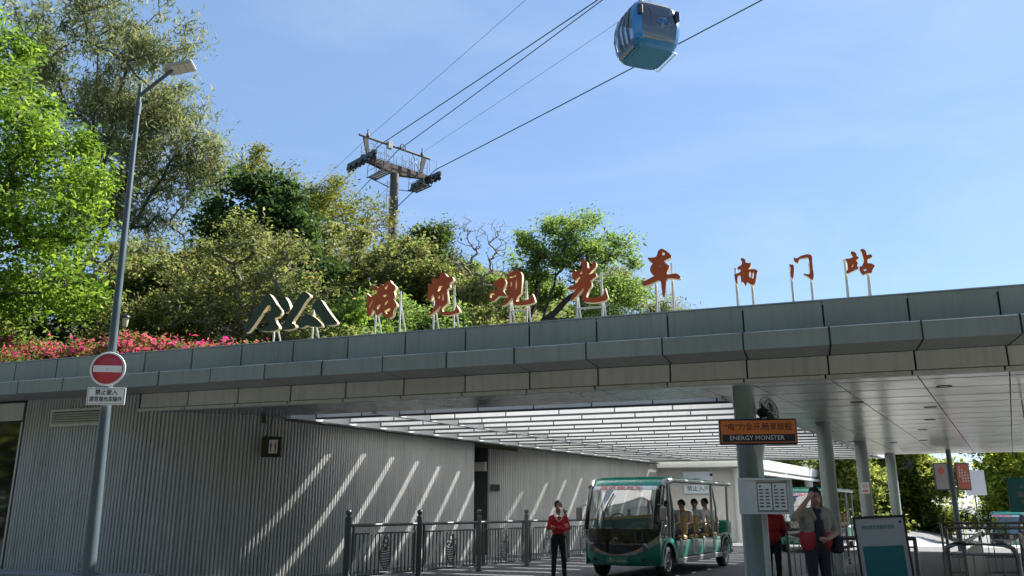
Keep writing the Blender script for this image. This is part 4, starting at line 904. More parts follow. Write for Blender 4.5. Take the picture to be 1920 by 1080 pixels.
def thing_part(name, parent):
    o = bpy.data.objects.new(name, None); COL.objects.link(o); o.parent = parent; o.empty_display_size = .1; return o
BUS = make_bus(); BUS.location = (2.24, 18.58, 0); BUS.rotation_euler = (0, 0, AZW)
tag(BUS, 'teal sightseeing bus with open sides and passengers, stopped under the canopy', 'bus', 'sightseeing buses')
for loc, rz, lab in (((25.0, 44.0, ground_at(25.0, 44.0)), AZW - R(35), 'distant sightseeing bus parked behind the barriers near the right edge'),
                     ((9.6, 28.6, 0), AZW, 'sightseeing bus half hidden behind the person in the red coat')):
    c = copy_tree(BUS); c.location = loc; c.rotation_euler = (0, 0, rz); c['label'] = lab
# ------------------------------------------------------------------ people: limbs and head grown into one skin, then smoothed
def capsule(p0, r0, p1, r1, seg=12):
    p0, p1 = Vector(p0), Vector(p1); d = p1 - p0; L = max(d.length, 1e-4); q = d.to_track_quat('Z', 'Y').to_matrix().to_4x4(); q.translation = p0
    prof = [(r0 * math.sin(a), -r0 * math.cos(a)) for a in (.02, .5, 1.0)] + [(r0, 0), ((r0 + r1) / 2, L / 2), (r1, L)] + [(r1 * math.cos(a), L + r1 * math.sin(a)) for a in (.5, 1.0, 1.55)]
    return MB().lathe(prof, seg, M=q)
def person(name, label, prims, mats, loc, rz, vox=.014, group=None, extra=None):
    """prims: ('c', p0, r0, p1, r1, tag) limb or ('e', centre, radii, tag) rounded mass"""
    mb = MB()
    for p in prims:
        if p[0] == 'c':
            k = capsule(*p[1:5]); mb.add(k.v, k.f)
        else: mb.sphere(p[1], p[2], 18, 12)
    me = mb.mesh('tmp_body', 'skin'); o = bpy.data.objects.new('tmp_body', me); COL.objects.link(o)
    bm = bmesh.new(); bm.from_mesh(me); bmesh.ops.recalc_face_normals(bm, faces=bm.faces); bm.to_mesh(me); bm.free()
    r_ = o.modifiers.new('r', 'REMESH'); r_.mode = 'VOXEL'; r_.voxel_size = vox; r_.use_smooth_shade = True
    s_ = o.modifiers.new('s', 'SMOOTH'); s_.factor = .5; s_.iterations = 2
    bpy.context.view_layer.update()
    nm = bpy.data.meshes.new_from_object(o.evaluated_get(bpy.context.evaluated_depsgraph_get())); bpy.data.objects.remove(o)
    tags = sorted(set(p[-1] for p in prims)); nm.materials.clear()
    for t in tags: nm.materials.append(MATS[mats[t]])
    n = len(nm.polygons); C = np.empty(n * 3); nm.polygons.foreach_get('center', C); C = C.reshape(-1, 3)
    best = np.full(n, 9.); idx = np.zeros(n, int)
    for p in prims:
        if p[0] == 'c':
            a = np.array(p[1], float); b = np.array(p[3], float); ab = b - a; t = np.clip(((C - a) @ ab) / max(1e-9, ab @ ab), 0, 1)
            d = np.linalg.norm(C - (a + t[:, None] * ab), axis=1) - (p[2] + (p[4] - p[2]) * t)
        else:
            rr = np.array(p[2], float); q = np.linalg.norm((C - np.array(p[1])) / rr, axis=1); d = (q - 1) * rr.min()
        w = d < best; best[w] = d[w]; idx[w] = tags.index(p[-1])
    nm.polygons.foreach_set('material_index', idx.astype(np.int32)); nm.polygons.foreach_set('use_smooth', np.ones(n, bool)); nm.name = 'person'
    o = link(name, nm); o.location = loc; o.rotation_euler = (0, 0, rz); tag(o, label, 'person', group)
    if extra: extra(o)
    return o
def hand(wrist, palm, side, up, tg='skin', curl=.4, s=1.):
    """palm, four bent fingers of unequal length and a thumb leaving the side of the palm"""
    w = Vector(wrist); d = (Vector(palm) - w).normalized(); u = Vector(up).normalized(); sd = d.cross(u).normalized() * side; u = sd.cross(d).normalized() * side
    pr = [('c', w, .024 * s, w + d * .045, .026 * s, tg)]
    for i, L in enumerate((.062, .072, .068, .052)):
        b0 = w + d * .055 + sd * (.024 - i * .016); k = b0 + d * L * .5; e = k + (d * math.cos(curl) - u * math.sin(curl)) * L * .5
        pr += [('c', w + d * .03 + sd * (.018 - i * .012), .011 * s, b0, .0100 * s, tg), ('c', b0, .0098 * s, k, .009 * s, tg), ('c', k, .009 * s, e, .0078 * s, tg)]
    tb_ = w + d * .018 + sd * .022; pr += [('c', tb_, .012 * s, tb_ + sd * .026 + d * .024, .0105 * s, tg), ('c', tb_ + sd * .026 + d * .024, .0105 * s, tb_ + sd * .032 + d * .050, .009 * s, tg)]
    return pr
def head(c, yaw=0, pitch=0, s=1.):
    """skull, jaw, nose, ears, lips and brow; eyes are added as separate children"""
    Rm = Matrix.Rotation(yaw, 3, 'Z') @ Matrix.Rotation(pitch, 3, 'X'); c = Vector(c)
    def L(x, y, z): return c + Rm @ Vector((x * s, y * s, z * s))
    return [('e', L(0, .012, .022), (.073 * s, .090 * s, .090 * s), 'skin'), ('e', L(0, -.022, -.045), (.056 * s, .066 * s, .066 * s), 'skin'),
            ('c', L(0, -.088, .012), .010 * s, L(0, -.105, -.018), .013 * s, 'skin'), ('c', L(-.025, -.078, .030), .011 * s, L(.025, -.078, .030), .011 * s, 'skin'),
            ('c', L(-.016, -.086, -.050), .009 * s, L(.016, -.086, -.050), .009 * s, 'skin'),
            ('e', L(-.076, .012, -.003), (.012, .022, .030), 'skin'), ('e', L(.076, .012, -.003), (.012, .022, .030), 'skin'),
            ('c', L(0, .025, -.06), .050 * s, L(0, .035, -.15), .052 * s, 'skin')]
def face_bits(o, c, yaw=0, pitch=0, s=1.):
    Rm = Matrix.Rotation(yaw, 3, 'Z') @ Matrix.Rotation(pitch, 3, 'X'); c = Vector(c)
    def L(x, y, z): return c + Rm @ Vector((x * s, y * s, z * s))
    for x in (-.030, .030): MB().sphere(L(x, -.083, .012), (.012, .006, .007), 8, 6).build('eye', 'ink', o)
    MB().tube([L(-.022, -.096, -.052), L(0, -.099, -.050), L(.022, -.096, -.052)], .004, 5).build('mouth', 'sign_red', o)
    MB().tube([L(-.046, -.084, .040), L(-.018, -.090, .042)], .005, 5).tube([L(.018, -.090, .042), L(.046, -.084, .040)], .005, 5).build('eyebrow', 'hair', o)
def hair_cap(o, c, yaw=0, pitch=0, s=1., bun=False, low=-.02):
    Rm = Matrix.Rotation(yaw, 3, 'Z') @ Matrix.Rotation(pitch, 3, 'X'); c = Vector(c); mb = MB(); rows = []
    for i in range(11):
        a = math.pi * .02 + math.pi * .64 * i / 10; r_ = []
        for k in range(25):
            t = 2 * math.pi * k / 24; fr = max(0, -math.sin(t))                   # the front stops at the hairline
            aa = min(a, math.pi * (.64 - .36 * fr ** 1.6)) ; wob = 1.03 + .025 * math.sin(9 * t + 3 * i) + .015 * math.sin(23 * t + i)
            p = Vector((.082 * math.sin(aa) * math.cos(t), .012 + .101 * math.sin(aa) * math.sin(t), .024 + .099 * math.cos(aa))) * wob
            r_.append(c + Rm @ (p * s))
        rows.append(r_)
    mb.grid(rows)
    if bun: mb.sphere(c + Rm @ Vector((0, .115 * s, -.02 * s)), (.04, .045, .05), 12, 8)
    mb.build('hair', 'hair', o)
def standing(h, stance=.10, hip=.15, shoulder=.185, chest=.13, belly=.12, arms=None, top='top', legs='legs', lean=0.):
    k = h / 1.7; P = []
    def q(x, y, z): return (x * k, y * k, z * k)
    for s_ in (-1, 1):
        hx = s_ * .085; fx = s_ * stance
        P += [('c', q(hx, 0, .88), .094 * k, q((hx + fx) / 2, -.01, .50), .064 * k, legs), ('c', q((hx + fx) / 2, -.01, .50), .062 * k, q(fx, .02, .10), .048 * k, legs),
              ('c', q(fx, .03, .045), .042 * k, q(fx + s_ * .015, -.13, .035), .035 * k, 'shoe')]
        P += [('c', q(s_ * .05, .01, 1.375), .052 * k, q(s_ * shoulder, .01, 1.335), .054 * k, top)]
    P += [('e', q(0, .0, .93), (hip * k, .115 * k, .10 * k), legs), ('e', q(0, .0, 1.06), (belly * 1.12 * k, .105 * k, .13 * k), top), ('e', q(0, .0, 1.24), (chest * 1.28 * k, .112 * k, .17 * k), top),
          ('c', q(0, .01, 1.36), .060 * k, q(0, .0, 1.385), .05 * k, top)]
    return P
# woman in red sweater, arms crossed
WL = (.985, 18.2, 0); k = 1.62 / 1.7
P = standing(1.62, stance=.125, belly=.125, chest=.122, shoulder=.155)
def z(x, y, zz): return (x * k, y * k, zz * k)
P += [('c', z(-.165, .01, 1.33), .053, z(-.225, -.03, 1.12), .046, 'top'), ('c', z(-.232, -.03, 1.12), .045, z(-.02, -.155, 1.115), .036, 'top'), ('c', z(-.02, -.155, 1.115), .036, z(.10, -.150, 1.165), .030, 'top')]
P += [('c', z(.165, .01, 1.33), .053, z(.225, -.03, 1.12), .046, 'top'), ('c', z(.232, -.03, 1.12), .045, z(.05, -.185, 1.085), .036, 'top'), ('c', z(.05, -.185, 1.085), .036, z(-.08, -.185, 1.13), .030, 'top')]
P += hand(z(.10, -.150, 1.165), z(.16, -.11, 1.185), 1, (0, -1, .2)) + hand(z(-.08, -.185, 1.13), z(-.15, -.14, 1.145), -1, (0, -1, .2))
P += head(z(0, 0, 1.585), R(-8))
def w_extra(o):
    hc = z(0, 0, 1.585); face_bits(o, hc, R(-8)); hair_cap(o, hc, R(-8), bun=True)
    cl = MB()
    for s_ in (-1, 1):
        cl.add([z(s_ * .066, .03, 1.455), z(s_ * .060, -.045, 1.445), z(s_ * .004, -.100, 1.375), z(s_ * .050, -.122, 1.345), z(s_ * .100, -.070, 1.395), z(s_ * .095, .03, 1.42)], [(0, 1, 4, 5), (1, 2, 3, 4)])
    cl.build('collar', 'white_cloth', o)
    MB().tube([z(-.105, -.085, 1.395), z(-.05, -.128, 1.30), z(0, -.142, 1.255), z(.05, -.128, 1.30), z(.105, -.085, 1.395)], .007, 6).build('neckline', 'white_cloth', o)
    MB().tube([z(.135, -.105, .90), z(.15, -.095, .72), z(.155, -.07, .50)], .006, 5).build('trouser_stripe', 'white_cloth', o)
person('person', 'person in red sweater over white collar standing with arms crossed by the fence', P, {'top': 'red_knit', 'legs': 'black_cloth', 'shoe': 'shoe', 'skin': 'skin'}, WL, R(4), .011, extra=w_extra)
# man with hand to forehead
k = 1.76 / 1.7
P = standing(1.76, stance=.11, belly=.135, chest=.135, shoulder=.20, top='shirt')
P += [('e', z(-.125, .0, 1.22), (.095 * k, .13 * k, .19 * k), 'jacket'), ('e', z(.125, .0, 1.22), (.095 * k, .13 * k, .19 * k), 'jacket'), ('e', z(0, .055, 1.22), (.18 * k, .085 * k, .22 * k), 'jacket'),
      ('e', z(-.12, .01, 1.02), (.105 * k, .135 * k, .19 * k), 'red'), ('e', z(.12, .01, 1.02), (.105 * k, .135 * k, .19 * k), 'red'), ('e', z(0, .05, 1.02), (.18 * k, .10 * k, .19 * k), 'red'), ('e', z(.01, -.05, 1.10), (.075 * k, .095 * k, .26 * k), 'shirt'),
      ('c', z(-.13, .01, 1.40), .062, z(-.21, .0, 1.36), .066, 'jacket'), ('c', z(.13, .01, 1.40), .062, z(.21, .0, 1.36), .066, 'jacket'),
      ('c', z(-.21, 0, 1.36), .066, z(-.36, -.12, 1.30), .056, 'jacket'), ('c', z(-.36, -.12, 1.30), .046, z(-.14, -.19, 1.58), .031, 'skin'),
      ('c', z(.21, 0, 1.36), .064, z(.29, -.03, 1.10), .054, 'jacket'), ('c', z(.29, -.03, 1.10), .048, z(.06, -.20, 1.02), .031, 'skin'),
      ('c', z(-.10, -.09, 1.42), .03, z(-.06, -.115, 1.30), .03, 'jacket'), ('c', z(.10, -.09, 1.42), .03, z(.06, -.115, 1.30), .03, 'jacket')]
P += hand(z(-.14, -.19, 1.58), z(-.05, -.15, 1.66), -1, (0, -1, .3), curl=.5) + hand(z(.06, -.20, 1.02), z(-.04, -.20, 1.03), -1, (0, -1, 0), curl=.6)
P += head(z(.02, -.03, 1.585), R(-12), R(14), 1.04)
def m_extra(o):
    hc = z(.02, -.03, 1.585); face_bits(o, hc, R(-12), R(14), 1.04); hair_cap(o, hc, R(-12), R(14), 1.05)
    MB().bbox((.22, -.12, .86), (.36, .08, 1.10), .03).tube([(.30, -.05, 1.08), (.27, -.04, 1.18)], .012, 6).build('bag', 'navy_cloth', o)
person('person', 'person in open cream and red jacket with one hand on the forehead', P, {'shirt': 'navy_cloth', 'jacket': 'cream_cloth', 'red': 'red_jacket', 'legs': 'navy_cloth', 'shoe': 'shoe', 'skin': 'skin', 'top': 'navy_cloth'}, (4.33, 12.25, 0), R(8), .013, extra=m_extra)
# person in red coat behind the cabinet, turned away
k = 1.64 / 1.7
P = standing(1.64, stance=.09, belly=.15, chest=.14, shoulder=.19)
P += [('e', z(0, 0, .98), (.185 * k, .15 * k, .18 * k), 'top'), ('e', z(0, .02, 1.2), (.185 * k, .15 * k, .22 * k), 'top'), ('e', z(0, .07, 1.40), (.12 * k, .09 * k, .07 * k), 'top')]
for s_ in (-1, 1): P += [('c', z(s_ * .19, 0, 1.36), .066, z(s_ * .25, -.02, 1.12), .058, 'top'), ('c', z(s_ * .25, -.02, 1.12), .056, z(s_ * .17, -.20, 1.0), .042, 'top')] + hand(z(s_ * .17, -.20, 1.0), z(s_ * .13, -.26, .98), s_, (0, 0, 1))
P += head(z(0, -.01, 1.575))
def r_extra(o): hair_cap(o, z(0, -.01, 1.575)); face_bits(o, z(0, -.01, 1.575))
person('person', 'person in dark red hooded coat and black trousers behind the charger cabinet', P, {'top': 'red_jacket', 'legs': 'black_cloth', 'shoe': 'shoe', 'skin': 'skin'}, (5.02, 16.6, 0), R(150), .016, extra=r_extra)
# seated passengers; local -y is the way the bus faces
def seated(lean=0., yaw=0., arm=0):
    P = [('e', (0, .02, .12), (.17, .15, .13), 'legs'), ('e', (0, .03 - lean * .4, .30), (.155, .12, .17), 'top'), ('e', (0, .03 - lean * .8, .48), (.175, .115, .16), 'top'), ('c', (0, .03 - lean, .60), .06, (0, .02 - lean, .66), .05, 'top')]
    for s_ in (-1, 1):
        P += [('c', (s_ * .09, 0, .10), .085, (s_ * .10, -.42, .12), .06, 'legs'), ('c', (s_ * .10, -.42, .12), .058, (s_ * .10, -.40, -.30), .042, 'legs'), ('c', (s_ * .10, -.38, -.35), .04, (s_ * .10, -.52, -.36), .034, 'shoe')]
        P += [('c', (s_ * .09, .03 - lean, .585), .058, (s_ * .19, .03 - lean, .57), .058, 'top'), ('c', (s_ * .19, .03 - lean, .57), .055, (s_ * .24, -.05 - lean, .34), .047, 'top')]
        P += [('c', (s_ * .24, -.05 - lean, .34), .042, (s_ * .17, -.28 - lean * .5, .30), .030, 'skin')] + hand((s_ * .17, -.28 - lean * .5, .30), (s_ * .15, -.34 - lean * .5, .28), s_, (0, 0, 1))
    hc = (0, .0 - lean * 1.25, .80 - lean * .25)
    return P + head(hc, yaw, lean * 1.2), hc, yaw, lean
for (bx_, by_, lean, yaw, m_, lab) in ((2.14, -.56, .30, R(20), 'grey_cloth', 'passenger leaning forward in the front tan seat of the bus'),
                                     (2.97, -.56, .20, R(-15), 'grey_cloth', 'passenger in grey shirt in the second tan seat row of the bus'),
                                     (3.0, .02, .05, R(40), 'poster_grey', 'passenger farther in on the second tan seat row of the bus'),
                                     (3.80, -.56, .10, R(10), 'seat_grey', 'passenger in grey top in the third tan seat row of the bus'),
                                     (4.62, -.52, .0, R(-30), 'white_cloth', 'passenger in pale shirt in the rearmost row of the bus')):
    P, hc, yw, ln = seated(lean, yaw)
    off = Matrix.Rotation(AZW, 3, 'Z') @ Vector((bx_, by_, .79)); p = Vector(BUS.location) + off
    def ex(o, hc=hc, yw=yw, ln=ln): hair_cap(o, hc, yw, ln * 1.2, 1.04); face_bits(o, hc, yw, ln * 1.2)
    person('person', lab, P, {'top': m_, 'legs': 'navy_cloth', 'shoe': 'shoe', 'skin': 'skin'}, p, AZW - R(90), .017, 'bus passengers', ex)
# ------------------------------------------------------------------ cableway tower
TX, TY = -7.65, 50.0
TW = thing('cableway_tower', 'rusty steel cableway tower with cross arm, sheaves and work platforms on the hill', 'tower', (TX, TY, 0), R(43)); TW.scale = (.92, .92, 1)
# local x runs along the cross arm (right and away), local -y towards the camera side along the ropes
gz = ground_at(TX, TY) - .5
MB().tube([(0, 0, gz), (0, 0, 18), (0, 0, 22.45)], [.40, .34, .31], 20).build('pole', 'tower_steel', TW)
arm = MB()
arm.prism([(-2.75, 23.05), (-2.75, 22.75), (-.55, 22.45), (.55, 22.45), (2.75, 22.80), (2.75, 23.05)], -.19, .19, lambda a, b, t: (a, t, b)); arm.build('cross_arm', 'tower_rust', TW)
MB().tube([(-3.05, .0, 24.35), (3.05, .0, 24.35)], .085, 8).build('upper_bar', 'tower_steel', TW)
for s_ in (-1, 1):
    MB().prism([(s_ * 2.35, 24.35), (s_ * 2.75, 24.35), (s_ * 2.35, 23.0), (s_ * 2.15, 23.0)], -.06, .06, lambda a, b, t: (a, t, b)).build('upright', 'tower_rust', TW)
    MB().lathe([(.13, 24.42), (.10, 24.6), (.05, 24.66), (.05, 24.92)], 10, M=Matrix.Translation((s_ * 2.35, 0, 0))).build('cable_post', 'tower_steel', TW)
    MB().tube([(s_ * 1.5, .05, 24.3), (s_ * 2.3, .05, 23.0)], .03, 6).build('stay', 'steel_dull', TW)
    # sheave train: long dark beam along the rope with wheels under it
    tr_ = MB(); tr_.bbox((s_ * 2.75 - .10, -1.75, 22.62), (s_ * 2.75 + .10, 1.75, 22.90), .03)
    for i in range(5): tr_.bbox((s_ * 2.75 - .15, -1.6 + i * .72, 22.42), (s_ * 2.75 + .15, -1.15 + i * .72, 22.66), .03)
    sh = tr_.build('sheave_beam', 'black_metal', TW)
    wm = MB().lathe([(.05, -.05), (.17, -.05), (.19, -.03), (.15, 0), (.19, .03), (.17, .05), (.05, .05)], 14, M=Matrix.Rotation(R(90), 4, 'Y')).mesh('sheave', 'black_plastic')
    for i in range(8): link('sheave', wm, sh, Matrix.Translation((s_ * 2.75, -1.6 + i * .45, 22.44)))
    # hanging platform with steps and rails
    pf = MB()
    for i in range(7): pf.box((s_ * 1.75 - .35, -1.55 + i * .26, 21.70 + .0 * i), (s_ * 1.75 + .35, -1.40 + i * .26, 21.74))
    pf.tube([(s_ * 1.75 - .35, -1.6, 21.72), (s_ * 1.75 - .35, .3, 21.72)], .03, 6).tube([(s_ * 1.75 + .35, -1.6, 21.72), (s_ * 1.75 + .35, .3, 21.72)], .03, 6)
    pf.build('platform', 'tower_steel', TW)
    rl = MB()
    for x in (s_ * 1.75 - .35, s_ * 1.75 + .35):
        rl.tube([(x, -1.55, 21.72), (x, -1.55, 22.45), (x, -1.45, 22.55), (x, .2, 22.55), (x, .25, 21.72)], .020, 6).tube([(x, -1.55, 22.15), (x, .2, 22.15)], .016, 5).tube([(x, -.7, 21.72), (x, -.7, 22.55)], .016, 5)
    rl.build('platform_rail', 'tower_steel', TW)
    MB().tube([(s_ * 1.75, .2, 21.72), (s_ * .30, .05, 21.45)], .03, 6).build('brace', 'tower_steel', TW)
    # safety rail on top of the arm
    sr = MB()
    for yy in (-.35, .35):
        for x0 in (.35, 1.15, 1.95):
            a, b = s_ * x0, s_ * (x0 + .65)
            sr.tube([(a, yy, 22.95), (a, yy, 23.75), (a + (b - a) * .15, yy, 23.85), (b - (b - a) * .15, yy, 23.85), (b, yy, 23.75), (b, yy, 22.95)], .018, 6).tube([(a, yy, 23.4), (b, yy, 23.4)], .014, 5)
    sr.tube([(s_ * 2.75 - .3, -.8, 23.0), (s_ * 2.75 - .3, -.8, 23.9), (s_ * 2.75 + .35, -.8, 23.9), (s_ * 2.75 + .35, -.8, 23.0)], .018, 6)
    sr.build('arm_rail', 'tower_steel', TW)
MB().bbox((-.75, -.22, 24.05), (-.40, .10, 24.55), .02).build('junction_box', 'lamp_grey', TW)
MB().tube([(.55 + .22 * math.cos(a), -.12, 24.45 + .22 * math.sin(a)) for a in [2 * math.pi * i / 18 for i in range(19)]], .045, 6).build('cable_coil', 'tower_steel', TW)
la = MB()
for x in (-.16, .16): la.tube([(-.55 + x * .0, x - .1, 13), (-.55, x - .1, 21.9)], .022, 6)
for i in range(30): la.tube([(-.55, -.26, 13 + i * .3), (-.55, .06, 13 + i * .3)], .014, 5)
for i in range(9):
    zz = 15.5 + i * .75; la.tube([(-.55, -.36, zz), (-.85, -.34, zz), (-.95, -.1, zz), (-.85, .14, zz), (-.55, .16, zz)], .012, 5)
la.build('ladder', 'steel_dull', TW)
# ------------------------------------------------------------------ ropes: each one sagging a little
def rope(name, pts, r, lab):
    out = []
    for a, b in zip(pts[:-1], pts[1:]):
        a, b = Vector(a), Vector(b); L = (b - a).length
        for i in range(24):
            t = i / 24; p = a.lerp(b, t); p.z -= 4 * t * (1 - t) * L * .004; out.append(p)
    out.append(Vector(pts[-1]))
    tag(MB().tube(out, r, 6).build(name, 'rope'), lab, 'cable', 'cableway ropes')
def far(a, d, L): a = Vector(a); return a + Vector(d).normalized() * L
A1 = Vector((-8.688, 50.5, 24.81)); GR = Vector((6.1, 33.1, 25.80)); dA = (GR - A1)
rope('haul_rope', [(-22, 66, 20.4), A1, A1 + dA * 2.6], .030, 'cableway rope the gondola hangs from, upper of the dark pair')
rope('haul_rope', [(-20.5, 68, 20.2), (-7.77, 51.5, 24.75), (-7.77 + 12.12 * 2.6, 51.5 - 13 * 2.6, 24.95 + 2.56 * 2.6)], .028, 'cableway rope just below the one carrying the gondola')
rope('haul_rope', [(-17.8, 66, 17.8), (-5.2, 52.0, 23.60), (-5.0 + 16.54 * 2.2, 52 - 17.5 * 2.2, 23.72 + 1.151 * 2.2)], .032, 'cableway rope leaving the right end of the tower arm')
rope('signal_wire', [(-24, 64, 19.2), (-9.21, 49.0, 24.68), (-9.21 + 9.78 * 2.8, 49 - 10.5 * 2.8, 24.68 + 2.916 * 2.8)], .011, 'thin wire leaving the left top of the tower')
rope('signal_wire', [(-19, 66, 18.9), (-5.94, 52.0, 25.0), (-5.94 + 12.25 * 2.4, 52 - 13 * 2.4, 25.1 + 2.174 * 2.4)], .010, 'thin wire between the dark pair and the right rope')
# ------------------------------------------------------------------ gondola
GC = Vector((6.08, 33.15, 20.98))
GO = thing('gondola', 'blue cable-car gondola with curved windows hanging from the rope', 'gondola', GC, R(19.4)); GO.scale = (1.13, 1.13, 1.04)
HW = .80
def ring(z, n=40, inset=0.):
    zz = [0, .12, .45, 1.0, 1.5, 1.95, 2.2, 2.32]; ww = [.80, .88, 1.0, 1.08, 1.05, .92, .76, .55]
    w = float(np.interp(z, zz, ww)) - inset; out = []
    for k in range(n):
        a = 2 * math.pi * k / n + math.pi / 4; c, s_ = math.cos(a), math.sin(a); e = 5.5
        r_ = (abs(c) ** e + abs(s_) ** e) ** (-1 / e); out.append(Vector((c * r_ * w, s_ * r_ * w, z)))
    return out
def shell(zs, k0, k1, inset=0., n=40):
    return [[ring(z, n, inset)[k % n] for k in range(k0, k1 + 1)] for z in zs]
zsil = [.30, .45, .6, .8, 1.0, 1.2, 1.4, 1.6, 1.8, 1.95, 2.08]
MB().grid(shell([0, .06, .12, .2, .30], 0, 40)).build('lower_shell', 'cable_blue_dark', GO)
fl = MB(); fl.add(ring(0), [tuple(range(40))]); flo = fl.build('floor_pan', 'cable_blue_dark', GO)
for x in (-.66, .66):
    for i in range(7): MB().lathe([(.022, -.02), (.022, .0)], 8, M=Matrix.Translation((x, -.6 + i * .2, -.0))).build('bolt', 'ink', flo)
rf = MB(); rf.grid(shell([2.08, 2.2, 2.32], 0, 40)); rf.add(ring(2.32), [tuple(range(39, -1, -1))]); rf.build('roof', 'cable_grey', GO)
for q in range(4):
    c = q * 10
    MB().grid(shell(zsil, c - 1, c + 1, -.015)).build('corner_post', 'cable_blue', GO)
    MB().grid(shell(zsil, c + 1, c + 9)).build('window', 'cabin_glass', GO)
    MB().grid(shell([2.0, 2.06, 2.1], c + 1, c + 9, -.012)).build('window_frame', 'cable_grey', GO); MB().grid(shell([.28, .32, .36], c + 1, c + 9, -.012)).build('window_frame', 'cable_grey', GO)
for c in (10,):   # door leaf with dark uprights on the two narrow sides
    for side in (1, 3):
        for d_ in (3, 5, 7):
            MB().grid(shell(zsil, side * 10 + d_ - 0, side * 10 + d_ + 1, -.02)[:]).build('door_upright', 'black_metal', GO)
MB().bbox((-.9, -.62, .42), (.9, -.40, .50), .02).bbox((-.9, .40, .42), (.9, .62, .50), .02).build('bench', 'cable_blue', GO)
MB().bbox((-.85, -.86, .52), (.85, -.78, 1.0), .02).bbox((-.85, .78, .52), (.85, .86, 1.0), .02).build('bench_back', 'cable_grey', GO)
for sx in (-1, 1):
    Mq = Matrix.Translation((sx * .82, -1.0, 1.52))
    MB().bbox((-.10, -.14, -.24), (.10, .06, .24), .05, 0, Mq).build('bumper', 'black_plastic', GO)
em = MB()
for i in range(3): em.tube([(.15 + (.10 + .07 * i) * math.cos(a), -1.10, 1.02 + (.10 + .07 * i) * math.sin(a)) for a in [math.pi * j / 14 for j in range(15)]], .02, 5)
em.build('emblem', 'cable_blue', GO)
MB().tube([(.70, -.70, .02), (.88, -.74, -.05), (.88, .74, -.05), (.70, .70, .02)], .028, 8).build('guide_rail', 'support_white', GO)
MB().bbox((-1.0, -.55, .02), (-.84, .55, .10), .02).build('footboard', 'cable_grey', GO)
for x, y in ((-.5, -.5), (.5, -.5), (.5, .5), (-.5, .5)): MB().sphere((x, y, 2.36), .05, 10, 6).build('roof_knob', 'black_plastic', GO)
MB().tube([(-.45, 0, 2.34), (-.45, 0, 2.5), (0, 0, 2.62), (.45, 0, 2.5), (.45, 0, 2.34)], .04, 8).tube([(0, 0, 2.6), (.0, .22, 3.0), (.0, .22, 4.3), (0, .05, 4.72)], .05, 8).build('hanger', 'cable_grey', GO)
MB().bbox((-.28, -.12, 4.66), (.28, .14, 4.92), .03).build('grip', 'black_metal', GO)
# ------------------------------------------------------------------ plants
def quads_to_mesh(name, V, m):
    """V: (n, 4, 3) leaf corners -> one mesh of separate leaves"""
    n = len(V); me = bpy.data.meshes.new(name); me.vertices.add(n * 4); me.vertices.foreach_set('co', V.reshape(-1).astype(np.float32))
    me.loops.add(n * 4); me.loops.foreach_set('vertex_index', np.arange(n * 4, dtype=np.int32))
    me.polygons.add(n); me.polygons.foreach_set('loop_start', np.arange(0, n * 4, 4, dtype=np.int32)); me.polygons.foreach_set('loop_total', np.full(n, 4, np.int32))
    me.materials.append(MATS[m]); me.update(calc_edges=True); return me
def leaves(P, size, aspect=.45, droop=.0, up=.35, var=.5):
    n = len(P); d = rng.normal(size=(n, 3)); d[:, 2] = d[:, 2] * .6 - droop; d /= np.linalg.norm(d, axis=1)[:, None]
    nn = rng.normal(size=(n, 3)); nn[:, 2] += up * 3; s = np.cross(d, nn); s /= np.linalg.norm(s, axis=1)[:, None] + 1e-9
    L = (size * (1 + var * rng.normal(size=n)).clip(.4, 1.9))[:, None]; w = L * aspect * .5
    fold = np.cross(s, d) * L * .10
    return np.stack([P - d * L * .5, P + s * w + fold, P + d * L * .5, P - s * w + fold], 1)
def skeleton(targets, trunk, step, wob=.12, limbs=()):
    """grow branches from the trunk to every target, each joining the nearest limb below it"""
    nodes = [np.array(trunk[0], float)]; par = [-1]
    for a, b in zip(trunk[:-1], trunk[1:]):
        a = np.array(a, float); b = np.array(b, float); k = max(2, int(np.linalg.norm(b - a) / step))
        for i in range(1, k + 1):
            nodes.append(a + (b - a) * i / k + rng.normal(size=3) * step * wob * .5); par.append(len(nodes) - 2)
    for lm in limbs:
        j = int(np.argmin([np.linalg.norm(q - np.array(lm[0], float)) for q in nodes])); prev = j; pts = [nodes[j]] + [np.array(p, float) for p in lm[1:]]
        for a, b in zip(pts[:-1], pts[1:]):
            k = max(2, int(np.linalg.norm(b - a) / step))
            for i in range(1, k + 1):
                nodes.append(a + (b - a) * i / k + rng.normal(size=3) * step * wob * .4); par.append(prev); prev = len(nodes) - 1
    ntr = len(nodes)
    c = np.array(trunk[-1], float); order = np.argsort(np.linalg.norm(targets - c, axis=1)); A = np.array(nodes)
    alive = max(1, int(ntr * (.45 if not limbs else .25))); leafn = []
    A = np.vstack([A, np.zeros((60000, 3))]); cnt = ntr
    for i in order:
        t = targets[i]; cand = A[alive:cnt]; dv = t - cand; dist = np.linalg.norm(dv, axis=1)
        pen = dist * (1 + .55 * (dv[:, 2] < -.1 * dist)) ; j = alive + int(np.argmin(pen))
        p = A[j]; D = t - p; L = np.linalg.norm(D); k = max(1, int(L / step)); prev = j
        bend = rng.normal(size=3) * L * .10; bend[2] += L * .07
        for q in range(1, k + 1):
            f = q / k; pt = p + D * f + bend * math.sin(math.pi * f) + (rng.normal(size=3) * step * wob if q < k else 0)
            if cnt >= len(A) - 1: break
            A[cnt] = pt; par.append(prev); prev = cnt; cnt += 1
        leafn.append(prev)
    return A[:cnt], par, leafn
